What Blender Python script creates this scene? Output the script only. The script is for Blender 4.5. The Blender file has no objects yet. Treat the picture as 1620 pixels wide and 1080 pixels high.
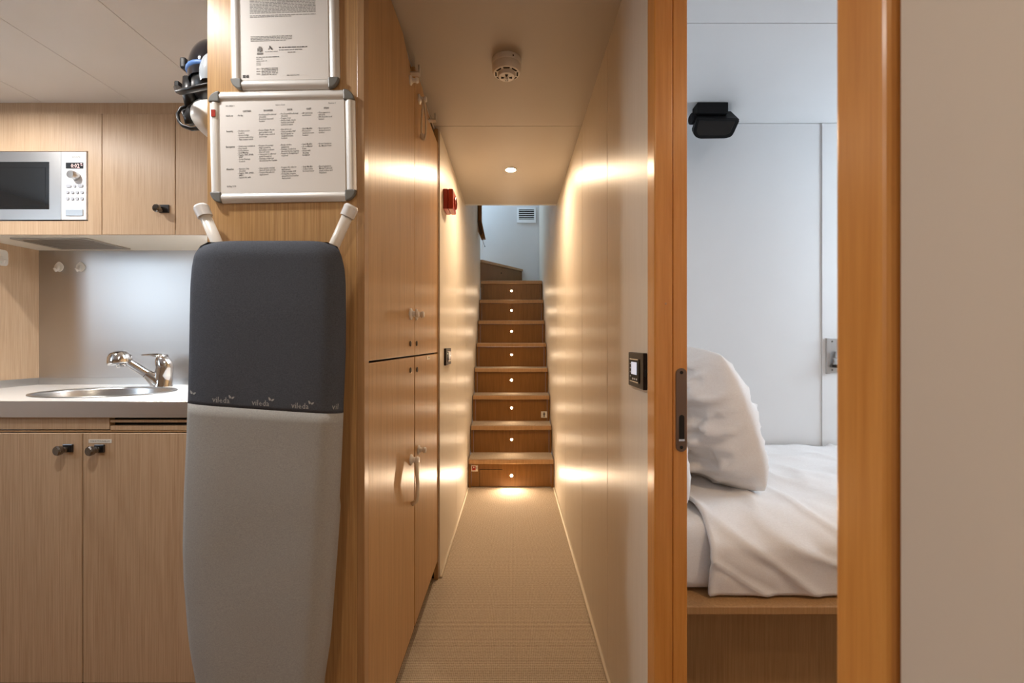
import bpy, bmesh, math, random
from mathutils import Vector, Matrix, noise
random.seed(7)
PI = math.pi
SC = bpy.context.scene
COL = SC.collection

# ------------------------------------------------------------------ camera, world, exposure
FPX, CX, CY, CZ = 720.0, 811.0, 542.0, 1.05          # focal length / principal point in 1620x1080 px, eye height
cd = bpy.data.cameras.new('camera'); cam = bpy.data.objects.new('camera', cd); COL.objects.link(cam)
cd.sensor_fit = 'HORIZONTAL'; cd.sensor_width = 36.0; cd.lens = 36.0 * FPX / 1620.0
cd.shift_x = -1.0 / 1620; cd.shift_y = 2.0 / 1620; cd.clip_start = 0.02
cam.location = (0, 0, CZ); cam.rotation_euler = (PI / 2, 0, 0)
cd.dof.use_dof = True; cd.dof.focus_distance = 1.7; cd.dof.aperture_fstop = 6.3
SC.camera = cam
w = bpy.data.worlds.new('world'); SC.world = w; w.use_nodes = True
w.node_tree.nodes['Background'].inputs[0].default_value = (0.75, 0.86, 1.0, 1)
w.node_tree.nodes['Background'].inputs[1].default_value = 0.6
vs = SC.view_settings
vs.view_transform = 'Standard'; vs.look = 'None'; vs.gamma = 1.0; vs.use_curve_mapping = False
vs.exposure = 0.0
# brightness of everything that gives off light (radiance)
L_WINDOW, L_BEDWIN, L_SKYLIGHT = 6.8, 16.0, 19.5
L_CORRIDOR, L_STEP, L_STEP1, L_GALLEY, L_BEDLAMP, L_FILL = 1850.0, 1050.0, 7500.0, 1120.0, 1000.0, 470.0
WARM = (1.0, 0.74, 0.49); NEUT = (1.0, 0.86, 0.68); WHITE = (1.0, 0.97, 0.93); L_GALLEY2 = 900.0; COOL = (0.72, 0.86, 1.0); SKYC = (0.58, 0.79, 1.0)
L_UNDER = 175.0

def P(px, py, D):
    return Vector(((px - CX) * D / FPX, D, CZ - (py - CY) * D / FPX))
def X(px, D): return (px - CX) * D / FPX
def Z(py, D): return CZ - (py - CY) * D / FPX

# ------------------------------------------------------------------ materials
MATS = {}
def nt(name):
    m = bpy.data.materials.new(name); m.use_nodes = True
    t = m.node_tree; b = t.nodes['Principled BSDF']; MATS[name] = m
    return m, t, b
def horiz_tangent(t):
    g = t.nodes.new('ShaderNodeNewGeometry'); v = t.nodes.new('ShaderNodeVectorMath'); v.operation = 'CROSS_PRODUCT'
    t.links.new(g.outputs['Normal'], v.inputs[0]); v.inputs[1].default_value = (0.013, 0.021, 1)
    return v.outputs[0]
def pos_scaled(t, sc):
    g = t.nodes.new('ShaderNodeNewGeometry'); m = t.nodes.new('ShaderNodeMapping')
    m.inputs['Scale'].default_value = sc; t.links.new(g.outputs['Position'], m.inputs['Vector'])
    return m.outputs[0]
def noise_tex(t, vec, scale=1.0, detail=3.0, rough=0.6):
    n = t.nodes.new('ShaderNodeTexNoise'); n.inputs['Scale'].default_value = scale
    n.inputs['Detail'].default_value = detail; n.inputs['Roughness'].default_value = rough
    t.links.new(vec, n.inputs['Vector']); return n.outputs['Fac']
def ramp(t, fac, stops):
    r = t.nodes.new('ShaderNodeValToRGB'); e = r.color_ramp.elements
    while len(e) < len(stops): e.new(0.5)
    for k, (p, c) in enumerate(stops): e[k].position = p; e[k].color = (*c, 1)
    t.links.new(fac, r.inputs[0]); return r.outputs[0]
def bump(t, b, height, strength, dist):
    n = t.nodes.new('ShaderNodeBump'); n.inputs['Strength'].default_value = strength
    n.inputs['Distance'].default_value = dist; t.links.new(height, n.inputs['Height'])
    t.links.new(n.outputs[0], b.inputs['Normal'])
def plain(name, col, rough=0.5, metal=0.0, spec=0.5, coat=0.0):
    m, t, b = nt(name)
    b.inputs['Base Color'].default_value = (*col, 1); b.inputs['Roughness'].default_value = rough
    b.inputs['Metallic'].default_value = metal; b.inputs['Specular IOR Level'].default_value = spec
    b.inputs['Coat Weight'].default_value = coat
    return m
def emit(name, col, strength):
    m, t, b = nt(name)
    b.inputs['Base Color'].default_value = (0.8, 0.8, 0.8, 1)
    b.inputs['Emission Color'].default_value = (*col, 1); b.inputs['Emission Strength'].default_value = strength
    return m
def wood(name, dark, light, rough=0.37, aniso=0.60, grain=380.0, spec=0.5):
    m, t, b = nt(name)
    f1 = noise_tex(t, pos_scaled(t, (grain, grain, 5.0)), 1.0, 3.0, 0.65)
    f2 = noise_tex(t, pos_scaled(t, (22, 22, 0.9)), 1.0, 2.0)
    mx = t.nodes.new('ShaderNodeMath'); mx.operation = 'MULTIPLY_ADD'
    t.links.new(f2, mx.inputs[0]); mx.inputs[1].default_value = 0.22
    t.links.new(f1, mx.inputs[2])
    c = ramp(t, mx.outputs[0], [(0.38, dark), (0.58, tuple(0.5 * (a + e) for a, e in zip(dark, light))), (0.80, light)])
    t.links.new(c, b.inputs['Base Color'])
    b.inputs['Roughness'].default_value = rough; b.inputs['Anisotropic'].default_value = aniso
    b.inputs['Specular IOR Level'].default_value = spec
    t.links.new(horiz_tangent(t), b.inputs['Tangent'])
    bump(t, b, f1, 0.12, 0.0006)
    return m
OAK_D, OAK_L = (0.40, 0.215, 0.085), (0.62, 0.385, 0.175)
wood('oak', OAK_D, OAK_L)
wood('galley_oak', (0.42, 0.270, 0.160), (0.61, 0.440, 0.290), rough=0.46, grain=460, spec=0.4)
wood('frame_oak', (0.54, 0.210, 0.042), (0.66, 0.290, 0.070), rough=0.30, grain=110)
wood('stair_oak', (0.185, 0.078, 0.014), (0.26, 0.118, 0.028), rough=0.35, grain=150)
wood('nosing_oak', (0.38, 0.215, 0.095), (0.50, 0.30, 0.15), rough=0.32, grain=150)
wood('bed_oak', (0.32, 0.165, 0.062), (0.45, 0.26, 0.115), rough=0.4, grain=180)
wood('wall_white', (0.67, 0.60, 0.50), (0.72, 0.655, 0.56), rough=0.40, aniso=0.62, grain=140)
def paint(name, col, rough=0.5, spec=0.4):
    m, t, b = nt(name)
    f = noise_tex(t, pos_scaled(t, (3, 3, 3)), 1.0, 2.0)
    c = ramp(t, f, [(0.3, tuple(v * 0.97 for v in col)), (0.7, col)])
    t.links.new(c, b.inputs['Base Color']); b.inputs['Roughness'].default_value = rough
    b.inputs['Specular IOR Level'].default_value = spec
    bump(t, b, noise_tex(t, pos_scaled(t, (300, 300, 300)), 1.0, 2.0), 0.05, 0.0004)
    return m
paint('ceiling_paint', (0.86, 0.86, 0.86), 0.45)
paint('ceiling_paint_shaded', (0.47, 0.425, 0.37), 0.45)  # same off-white ceiling, toned darker and warmer to imitate the corridor light
paint('bed_wall', (0.72, 0.72, 0.72), 0.4)
paint('near_wall', (0.64, 0.54, 0.44), 0.5)
paint('cream_panel', (0.74, 0.68, 0.58), 0.4)
# carpet: cross ribs with loops
m, t, b = nt('carpet')
g = t.nodes.new('ShaderNodeNewGeometry'); sx = t.nodes.new('ShaderNodeSeparateXYZ'); t.links.new(g.outputs['Position'], sx.inputs[0])
def sine(sock, freq):
    a = t.nodes.new('ShaderNodeMath'); a.operation = 'MULTIPLY'; a.inputs[1].default_value = freq; t.links.new(sock, a.inputs[0])
    s = t.nodes.new('ShaderNodeMath'); s.operation = 'SINE'; t.links.new(a.outputs[0], s.inputs[0]); return s.outputs[0]
def madd(a, k, c):
    q = t.nodes.new('ShaderNodeMath'); q.operation = 'MULTIPLY_ADD'; t.links.new(a, q.inputs[0]); q.inputs[1].default_value = k
    if isinstance(c, float): q.inputs[2].default_value = c
    else: t.links.new(c, q.inputs[2])
    return q.outputs[0]
ribs = sine(sx.outputs['Y'], 2 * PI / 0.0075); loops = sine(sx.outputs['X'], 2 * PI / 0.006)
nz = noise_tex(t, pos_scaled(t, (120, 220, 120)), 1.0, 3.0)
h = madd(ribs, 0.28, madd(loops, 0.12, nz))
t.links.new(ramp(t, h, [(0.1, (0.29, 0.23, 0.165)), (0.5, (0.52, 0.43, 0.33)), (0.9, (0.66, 0.56, 0.44))]), b.inputs['Base Color'])
b.inputs['Roughness'].default_value = 0.95; b.inputs['Specular IOR Level'].default_value = 0.1
bump(t, b, h, 0.6, 0.003)
def fabric(name, c0, c1, sc=900.0, rough=0.85):
    m, t, b = nt(name)
    f = noise_tex(t, pos_scaled(t, (sc, sc, sc * 0.45)), 1.0, 2.0, 0.7)
    f2 = noise_tex(t, pos_scaled(t, (sc * 0.3, sc * 0.3, sc)), 1.0, 2.0, 0.7)
    a = t.nodes.new('ShaderNodeMath'); a.operation = 'ADD'; t.links.new(f, a.inputs[0]); t.links.new(f2, a.inputs[1])
    hh = t.nodes.new('ShaderNodeMath'); hh.operation = 'MULTIPLY'; hh.inputs[1].default_value = 0.5; t.links.new(a.outputs[0], hh.inputs[0])
    t.links.new(ramp(t, hh.outputs[0], [(0.3, c0), (0.7, c1)]), b.inputs['Base Color'])
    b.inputs['Roughness'].default_value = rough; b.inputs['Specular IOR Level'].default_value = 0.2
    bump(t, b, hh.outputs[0], 0.35, 0.0008)
    return m
fabric('board_dark', (0.050, 0.057, 0.073), (0.108, 0.120, 0.150))
fabric('board_light', (0.29, 0.29, 0.285), (0.46, 0.455, 0.44))
fabric('linen', (0.74, 0.71, 0.69), (0.82, 0.80, 0.79), 500.0)
def brushed(name, col, rough, aniso, sc=(6, 6, 700)):
    m, t, b = nt(name)
    f = noise_tex(t, pos_scaled(t, sc), 1.0, 3.0)
    b.inputs['Base Color'].default_value = (*col, 1); b.inputs['Metallic'].default_value = 1.0
    b.inputs['Roughness'].default_value = rough; b.inputs['Anisotropic'].default_value = aniso
    g = t.nodes.new('ShaderNodeTangent'); g.direction_type = 'RADIAL'; g.axis = 'X'
    bump(t, b, f, 0.05 if rough > 0.3 else 0.45, 0.0004)
    return m
brushed('steel_splash', (0.54, 0.53, 0.525), 0.36, 0.0, (40, 40, 40))
brushed('steel_edge', (0.80, 0.80, 0.81), 0.26, 0.0, (25, 25, 260))
plain('steel_satin', (0.60, 0.60, 0.60), 0.28, 1.0)
plain('chrome', (0.66, 0.66, 0.67), 0.07, 1.0)
plain('dark_metal', (0.10, 0.10, 0.105), 0.18, 0.9)
plain('bronze', (0.20, 0.125, 0.085), 0.38, 0.9)
plain('aluminium', (0.82, 0.81, 0.79), 0.40, 0.25)
plain('corner_grey', (0.17, 0.17, 0.16), 0.4)
plain('paper', (0.84, 0.81, 0.78), 0.5)
plain('ink', (0.05, 0.045, 0.045), 0.7)
plain('ink_grey', (0.22, 0.21, 0.20), 0.7)
plain('white_plastic', (0.84, 0.81, 0.76), 0.35)
plain('ivory_plastic', (0.70, 0.60, 0.46), 0.4)
plain('black_plastic', (0.012, 0.012, 0.013), 0.35)
plain('black_gloss', (0.008, 0.008, 0.012), 0.08, coat=1.0)
plain('void_dark', (0.012, 0.009, 0.007), 0.9)
plain('switch_brown', (0.020, 0.011, 0.007), 0.5, spec=0.25)
plain('red_plastic', (0.42, 0.030, 0.012), 0.3)
plain('blue_band', (0.06, 0.16, 0.42), 0.5)
plain('visor_grey', (0.42, 0.46, 0.50), 0.2)
plain('micro_white', (0.88, 0.89, 0.91), 0.25)
plain('button_grey', (0.45, 0.47, 0.52), 0.3)
plain('micro_glass', (0.010, 0.012, 0.014), 0.05, coat=0.5)
plain('counter_white', (0.88, 0.85, 0.81), 0.22)
plain('rope', (0.82, 0.74, 0.60), 0.7)
plain('dark_chrome', (0.22, 0.21, 0.205), 0.10, 1.0)
plain('matte_black', (0.006, 0.006, 0.007), 0.6, spec=0.2)
plain('sticker_white', (0.80, 0.76, 0.68), 0.5)
plain('logo_grey', (0.40, 0.40, 0.40), 0.8)
plain('vent_metal', (0.36, 0.32, 0.27), 0.4, 0.5)
emit('display_red', (1.0, 0.06, 0.02), 0.9)
emit('lcd_blue', (0.62, 0.74, 1.0), 0.45)
emit('lamp_corridor', WARM, L_CORRIDOR)
emit('lamp_step', WARM, L_STEP)
emit('lamp_step_low', WARM, L_STEP1)
emit('lamp_galley', WHITE, L_GALLEY)
emit('lamp_galley_near', WHITE, L_GALLEY2)
emit('lamp_fill', (1.0, 0.80, 0.55), L_FILL)
emit('lamp_bed', (1.0, 0.72, 0.48), L_BEDLAMP)
emit('day_window', COOL, L_WINDOW)
emit('day_bed', COOL, L_BEDWIN)
emit('day_sky', SKYC, L_SKYLIGHT)
emit('lamp_under', (0.84, 0.92, 1.0), L_UNDER)

# ------------------------------------------------------------------ helpers
WLOC = {}
def tag(o, label=None, cat=None, group=None, kind=None):
    if label: o['label'] = label
    if cat: o['category'] = cat
    if group: o['group'] = group
    if kind: o['kind'] = kind
    return o
def thing(name, loc, label=None, cat=None, group=None, kind=None):
    o = bpy.data.objects.new(name, None); COL.objects.link(o); o.location = loc; o.empty_display_size = 0.05
    WLOC[o.name] = Vector(loc)
    return tag(o, label, cat, group, kind)
def obj(name, bm, mat, parent=None, smooth=False, recalc=True):
    """link a bmesh given in world coordinates as one mesh object (origin at its centre)"""
    if recalc: bmesh.ops.recalc_face_normals(bm, faces=bm.faces)
    lo = Vector((1e9,) * 3); hi = Vector((-1e9,) * 3)
    for v in bm.verts:
        for i in range(3): lo[i] = min(lo[i], v.co[i]); hi[i] = max(hi[i], v.co[i])
    c = (lo + hi) / 2
    if parent is None: c.z = lo.z
    for v in bm.verts: v.co -= c
    if smooth:
        for f in bm.faces: f.smooth = True
    me = bpy.data.meshes.new(name); bm.to_mesh(me); bm.free()
    me.materials.append(MATS[mat])
    o = bpy.data.objects.new(name, me); COL.objects.link(o)
    WLOC[o.name] = c.copy()
    if parent is not None:
        o.parent = parent; o.location = c - WLOC[parent.name]
    else: o.location = c
    if smooth == 'auto':
        pass
    return o
def B(): return bmesh.new()
def box(bm, x0, x1, y0, y1, z0, z1, bev=0.0, seg=2):
    if x0 > x1: x0, x1 = x1, x0
    if y0 > y1: y0, y1 = y1, y0
    if z0 > z1: z0, z1 = z1, z0
    vs_ = [bm.verts.new(p) for p in ((x0,y0,z0),(x1,y0,z0),(x1,y1,z0),(x0,y1,z0),(x0,y0,z1),(x1,y0,z1),(x1,y1,z1),(x0,y1,z1))]
    fs = [bm.faces.new([vs_[i] for i in q]) for q in ((0,3,2,1),(4,5,6,7),(0,1,5,4),(1,2,6,5),(2,3,7,6),(3,0,4,7))]
    if bev > 0:
        es = list({e for f in fs for e in f.edges})
        bmesh.ops.bevel(bm, geom=es, offset=bev, segments=seg, affect='EDGES', profile=0.5)
    return bm
def bx(*a, **k): return box(B(), *a, **k)
def frame_basis(d):
    d = d.normalized(); up = Vector((0, 0, 1)) if abs(d.z) < 0.95 else Vector((0, 1, 0))
    u = d.cross(up).normalized(); v = u.cross(d).normalized()
    return u, v
def tube(bm, pts, rad, seg=12, cap=True, flat=1.0):
    pts = [Vector(p) for p in pts]; n = len(pts)
    rads = rad if isinstance(rad, (list, tuple)) else [rad] * n
    rings = []; u = None
    for i, p in enumerate(pts):
        d = (pts[min(i + 1, n - 1)] - pts[max(i - 1, 0)]).normalized()
        if u is None: u, v = frame_basis(d)
        else:
            u = (u - d * u.dot(d)).normalized(); v = u.cross(d).normalized()
        rings.append([bm.verts.new(p + (u * math.cos(2 * PI * k / seg) + v * math.sin(2 * PI * k / seg) * flat) * rads[i]) for k in range(seg)])
    for a, c in zip(rings, rings[1:]):
        for k in range(seg): bm.faces.new((a[k], a[(k + 1) % seg], c[(k + 1) % seg], c[k]))
    if cap:
        bm.faces.new(rings[0][::-1]); bm.faces.new(rings[-1])
    return bm
def lathe(bm, prof, origin, axis, seg=32):
    """prof: (radius, height along axis) list, closed with caps when radius is 0"""
    origin = Vector(origin); axis = Vector(axis).normalized(); u, v = frame_basis(axis); rings = []
    for r, h_ in prof:
        c = origin + axis * h_
        if r < 1e-6: rings.append([bm.verts.new(c)])
        else: rings.append([bm.verts.new(c + (u * math.cos(2 * PI * k / seg) + v * math.sin(2 * PI * k / seg)) * r) for k in range(seg)])
    for a, c in zip(rings, rings[1:]):
        for k in range(seg):
            k2 = (k + 1) % seg
            if len(a) == 1 and len(c) == 1: continue
            if len(a) == 1: bm.faces.new((a[0], c[k2], c[k]))
            elif len(c) == 1: bm.faces.new((a[k], a[k2], c[0]))
            else: bm.faces.new((a[k], a[k2], c[k2], c[k]))
    return bm
def prism(bm, poly, vec, bev=0.0, seg=2):
    a = [bm.verts.new(p) for p in poly]; vec = Vector(vec)
    c = [bm.verts.new(Vector(p) + vec) for p in poly]; n = len(a)
    fs = [bm.faces.new(a[::-1]), bm.faces.new(c)] + [bm.faces.new((a[i], a[(i + 1) % n], c[(i + 1) % n], c[i])) for i in range(n)]
    if bev > 0:
        bmesh.ops.recalc_face_normals(bm, faces=fs)
        bmesh.ops.bevel(bm, geom=list({e for f in fs for e in f.edges}), offset=bev, segments=seg, affect='EDGES', profile=0.5)
    return bm
def grid(bm, fn, nu, nv, closed_u=False):
    V = [[bm.verts.new(fn(i / (nu if closed_u else nu - 1), j / (nv - 1))) for i in range(nu)] for j in range(nv)]
    for j in range(nv - 1):
        for i in range(nu if closed_u else nu - 1):
            k = (i + 1) % nu
            bm.faces.new((V[j][i], V[j][k], V[j + 1][k], V[j + 1][i]))
    return bm
def smooth_by_angle(o, ang=0.7):
    me = o.data
    for p in me.polygons: p.use_smooth = True
    try: me.set_sharp_from_angle(angle=ang)
    except Exception: pass
    return o
def add_text(bm, body, size, origin, right, up, align='LEFT', line=1.0, bold=0.0, sx=1.0, ext=0.0):
    cu = bpy.data.curves.new('tmp_text', 'FONT'); cu.body = body; cu.size = size; cu.align_x = align
    cu.space_line = line; cu.offset = bold; cu.resolution_u = 1; cu.extrude = ext
    to = bpy.data.objects.new('tmp_text', cu); COL.objects.link(to)
    bpy.context.view_layer.update()
    me = bpy.data.meshes.new_from_object(to.evaluated_get(bpy.context.evaluated_depsgraph_get()))
    r = Vector(right).normalized() * sx; u = Vector(up).normalized(); n = Vector(right).normalized().cross(u); o = Vector(origin)
    me.transform(Matrix(((r.x, u.x, n.x, o.x), (r.y, u.y, n.y, o.y), (r.z, u.z, n.z, o.z), (0, 0, 0, 1))))
    bm.from_mesh(me)
    bpy.data.objects.remove(to); bpy.data.curves.remove(cu); bpy.data.meshes.remove(me)
    return bm
def copy_tree(o, delta, label=None, parent=None):
    c = o.copy(); COL.objects.link(c)
    if parent is None: c.location = o.location + Vector(delta)
    else: c.parent = parent
    if label: c['label'] = label
    for ch in [k for k in bpy.data.objects if k.parent == o]: copy_tree(ch, delta, None, c)
    return c
RX, UZ = (1, 0, 0), (0, 0, 1)

# ------------------------------------------------------------------ the setting
XL, XR = -0.325, 0.302           # faces of the corridor walls
ZC = 2.0                         # ceiling height
ZG = -0.13                       # floor of the galley and of the room at the camera
YB = 5.17                        # back wall of the stairwell
KX0, KX1 = -2.185, -0.684        # galley between side panel and locker
YU, YF, YS = 1.80, 1.49, 2.10    # upper cabinet front, counter front, backsplash

tag(obj('floor', bx(-0.43, XR + 0.06, 1.03, 3.40, -0.13, 0.0), 'carpet'), kind='structure')
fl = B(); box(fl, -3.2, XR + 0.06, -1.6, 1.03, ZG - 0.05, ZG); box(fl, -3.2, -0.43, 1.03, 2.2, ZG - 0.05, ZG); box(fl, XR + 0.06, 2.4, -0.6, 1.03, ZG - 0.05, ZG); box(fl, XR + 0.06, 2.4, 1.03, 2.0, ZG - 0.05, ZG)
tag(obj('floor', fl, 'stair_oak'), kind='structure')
tag(obj('baseboard_right', tube(B(), [(XR - 0.005, 0.995, 0.006), (XR - 0.005, 3.27, 0.006)], 0.0065, 8), 'rope', smooth=True), kind='structure')
tag(obj('baseboard_left', tube(B(), [(XL + 0.005, 2.03, 0.006), (XL + 0.005, 3.27, 0.006)], 0.0065, 8), 'rope', smooth=True), kind='structure')

ce = tag(obj('ceiling', bx(-3.2, 2.4, -1.6, 3.10, ZC + 0.013, ZC + 0.05), 'void_dark'), kind='structure')
J = 0.0012
cx = [-3.2, -2.21, -1.86, -1.50, -1.15, -0.80, -0.346]
for a, c in zip(cx, cx[1:]):
    obj('ceiling_panel', bx(a + J, c - J, -1.6, 2.12, ZC, ZC + 0.013), 'ceiling_paint', ce)
for a, c in ((-1.6, 1.998), (1.998, 3.12)):
    obj('ceiling_panel', bx(-0.346 + J, XR + 0.03, a + J, c - J, ZC, ZC + 0.013), 'ceiling_paint_shaded', ce)
for a, c in ((-0.6, 0.73), (0.73, 1.354), (1.354, 1.99)):
    obj('ceiling_panel', bx(0.335, 2.4, a + J, c - J, ZC, ZC + 0.013), 'bed_wall', ce)

def wall_panels(root, xf, th, spans, mat, zf):
    for a, c in spans:
        obj('wall_panel', bx(xf, xf + th, a + 0.0013, c - 0.0013, 0.0, zf(a), bev=0.0012, seg=1), mat, root)
wr = B(); box(wr, XR + 0.012, XR + 0.030, 0.995, YB + 0.05, 0, 3.4); box(wr, XR + 0.012, XR + 0.030, -1.6, 0.356, ZG, ZC); box(wr, XR + 0.012, XR + 0.030, 0.356, 0.995, 1.95, ZC)
wr = tag(obj('wall_right', wr, 'void_dark'), kind='structure')
wall_panels(wr, XR, 0.011, ((0.995, 1.45), (1.45, 1.977), (1.977, 2.604), (2.604, 3.119)), 'wall_white', lambda y: ZC)
wall_panels(wr, XR, 0.011, ((3.121, 3.75), (3.75, 4.45), (4.45, YB - 0.002)), 'wall_white', lambda y: 3.4)
obj('wall_panel', bx(XR, XR + 0.011, -1.6, 0.354, ZG, ZC), 'near_wall', wr)
wl = tag(obj('wall_left', bx(XL - 0.05, XL - 0.012, 2.03, 4.55, 0, 3.4), 'void_dark'), kind='structure')
wall_panels(wl, XL - 0.011, 0.011, ((2.03, 2.62), (2.62, 3.119)), 'wall_white', lambda y: ZC)
wall_panels(wl, XL - 0.011, 0.011, ((3.121, 3.75), (3.75, 4.55)), 'wall_white', lambda y: 3.4)
obj('wall_panel', bx(XL - 0.05, XL, 4.551, 4.563, 1.6, 3.4), 'wall_white', wl)
# stairwell: back wall, far left wall, bulkhead over the corridor ceiling, roof with a skylight
tag(obj('wall_back', bx(-1.3, XR + 0.03, YB, YB + 0.05, 1.4, 3.4), 'bed_wall'), kind='structure')
tag(obj('wall_left', bx(-1.35, -1.3, 4.4, YB + 0.05, 1.4, 3.4), 'bed_wall'), kind='structure')
tag(obj('wall_front', bx(-1.3, XL - 0.05, 4.5, 4.55, 1.4, 3.4), 'bed_wall'), kind='structure')
tag(obj('wall_front', bx(XL - 0.03, XR + 0.02, 3.122, 3.15, ZC, 3.4), 'bed_wall'), kind='structure')
tag(obj('ceiling', bx(-1.35, XR + 0.03, 3.1, YB + 0.05, 3.4, 3.44), 'bed_wall'), kind='structure')
s = thing('window_1', (-0.75, 4.86, 3.39), kind='structure')
obj('pane', bx(-1.05, -0.45, 4.62, 5.10, 3.385, 3.39), 'day_sky', s)
fr = B(); box(fr, -1.09, -1.05, 4.58, 5.14, 3.37, 3.40); box(fr, -0.45, -0.41, 4.58, 5.14, 3.37, 3.40); box(fr, -1.05, -0.45, 4.58, 4.62, 3.37, 3.40); box(fr, -1.05, -0.45, 5.10, 5.14, 3.37, 3.40)
obj('window_frame', fr, 'white_plastic', s)
# room around the camera
tag(obj('wall_front', bx(-3.2, XR + 0.03, -1.65, -1.6, ZG, ZC), 'galley_oak'), kind='structure')
wL = B(); WY0, WY1, WZ0, WZ1 = -0.35, 0.50, 1.15, 1.88
box(wL, -3.25, -3.2, -1.6, WY0, ZG, ZC); box(wL, -3.25, -3.2, WY1, 2.15, ZG, ZC); box(wL, -3.25, -3.2, WY0, WY1, ZG, WZ0); box(wL, -3.25, -3.2, WY0, WY1, WZ1, ZC)
tag(obj('wall_left', wL, 'near_wall'), kind='structure')
s = thing('window_2', (-3.22, (WY0 + WY1) / 2, WZ0), kind='structure')
obj('pane', bx(-3.235, -3.23, WY0, WY1, WZ0, WZ1), 'day_window', s)
fr = B()
box(fr, -3.23, -3.19, WY0 - 0.03, WY0 + 0.01, WZ0 - 0.03, WZ1 + 0.03); box(fr, -3.23, -3.19, WY1 - 0.01, WY1 + 0.03, WZ0 - 0.03, WZ1 + 0.03)
box(fr, -3.23, -3.19, WY0, WY1, WZ0 - 0.03, WZ0 + 0.01); box(fr, -3.23, -3.19, WY0, WY1, WZ1 - 0.01, WZ1 + 0.03)
obj('window_frame', fr, 'steel_satin', s)
tag(obj('wall_back', bx(-3.2, KX0 - 0.02, YU, YU + 0.03, ZG, ZC), 'cream_panel'), kind='structure')
tag(obj('wall_back', bx(KX0 - 0.02, KX1, YS + 0.007, YS + 0.03, ZG, ZC), 'cream_panel'), kind='structure')
# sleeping cabin
wb = tag(obj('wall_back', bx(0.335, 2.4, 1.985, 2.03, ZG, ZC), 'bed_wall'), kind='structure')
obj('wall_panel', bx(0.382, 1.3377, 1.972, 1.985, ZG, ZC - 0.002), 'bed_wall', wb)
obj('wall_panel', bx(1.3382, 2.3, 1.967, 1.985, ZG, ZC - 0.002), 'bed_wall', wb)
sk = B(); box(sk, 0.366, 0.380, 1.0, 1.97, ZG, ZC); box(sk, 0.340, 0.380, -0.6, 0.352, ZG, ZC)
tag(obj('wall_left', sk, 'bed_wall'), kind='structure')
tag(obj('wall_front', bx(0.335, 2.4, -0.65, -0.6, ZG, ZC), 'bed_wall'), kind='structure')
wR = B(); box(wR, 2.3, 2.35, -0.6, 1.15, ZG, ZC); box(wR, 2.3, 2.35, 1.85, 2.0, ZG, ZC); box(wR, 2.3, 2.35, 1.15, 1.85, ZG, 1.2); box(wR, 2.3, 2.35, 1.15, 1.85, 1.8, ZC)
tag(obj('wall_right', wR, 'bed_wall'), kind='structure')
s = thing('window_3', (2.32, 1.5, 1.2), kind='structure')
obj('pane', bx(2.33, 2.335, 1.15, 1.85, 1.2, 1.8), 'day_bed', s)
fr = B(); box(fr, 2.29, 2.33, 1.12, 1.16, 1.17, 1.83); box(fr, 2.29, 2.33, 1.84, 1.88, 1.17, 1.83); box(fr, 2.29, 2.33, 1.15, 1.85, 1.17, 1.21); box(fr, 2.29, 2.33, 1.15, 1.85, 1.79, 1.83)
obj('window_frame', fr, 'steel_satin', s)

# cabin doorway with the sliding leaf pushed back into its pocket
d1 = thing('door_1', (XR + 0.015, 0.68, ZG), kind='structure')
obj('casing', bx(XR - 0.008, XR + 0.030, 0.943, 0.994, ZG, 1.99, bev=0.003), 'frame_oak', d1)
obj('casing', bx(XR - 0.008, XR + 0.030, 0.356, 0.4165, ZG, 1.99, bev=0.006, seg=3), 'frame_oak', d1)
obj('head_casing', bx(XR - 0.006, XR + 0.030, 0.4165, 0.943, 1.90, 1.96, bev=0.003), 'frame_oak', d1)
leaf = obj('sliding_leaf', bx(XR + 0.0304, XR + 0.0605, 0.944, 1.5, ZG + 0.01, 1.95, bev=0.002), 'frame_oak', d1)
def stadium(cxp, cz0, cz1, r, y, n=10):
    pts = [Vector((cxp + r * math.cos(PI * k / n), y, cz1 + r * math.sin(PI * k / n))) for k in range(n + 1)]
    pts += [Vector((cxp + r * math.cos(PI + PI * k / n), y, cz0 + r * math.sin(PI + PI * k / n))) for k in range(n + 1)]
    return pts
yd = 0.944; cxp = X(1077.5, yd)
zt, zb = Z(582, yd), Z(714, yd); r = 0.0112
tag(obj('flush_pull', prism(B(), stadium(cxp, zb + r, zt - r, r, yd - 0.002), (0, 0.003, 0)), 'bronze', leaf), 'bronze flush pull')
obj('pull_recess', prism(B(), stadium(cxp + 0.0005, Z(692, yd), Z(660, yd), 0.0055, yd - 0.0026), (0, 0.002, 0)), 'void_dark', leaf)
obj('pull_catch', bx(cxp - 0.006, cxp + 0.006, yd - 0.004, yd - 0.001, Z(697, yd), Z(694, yd)), 'chrome', leaf)
for py in (589, 707):
    obj('screw', lathe(B(), [(0, 0.0012), (0.0035, 0.001), (0.0035, 0)], (cxp, yd - 0.002, Z(py, yd)), (0, -1, 0), 12), 'void_dark', leaf)
obj('screw', lathe(B(), [(0, 0.0012), (0.0022, 0.001), (0.0022, 0)], (X(1054, 0.94), 0.943, Z(480, 0.94)), (0, -1, 0), 10), 'nosing_oak', d1)

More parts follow.
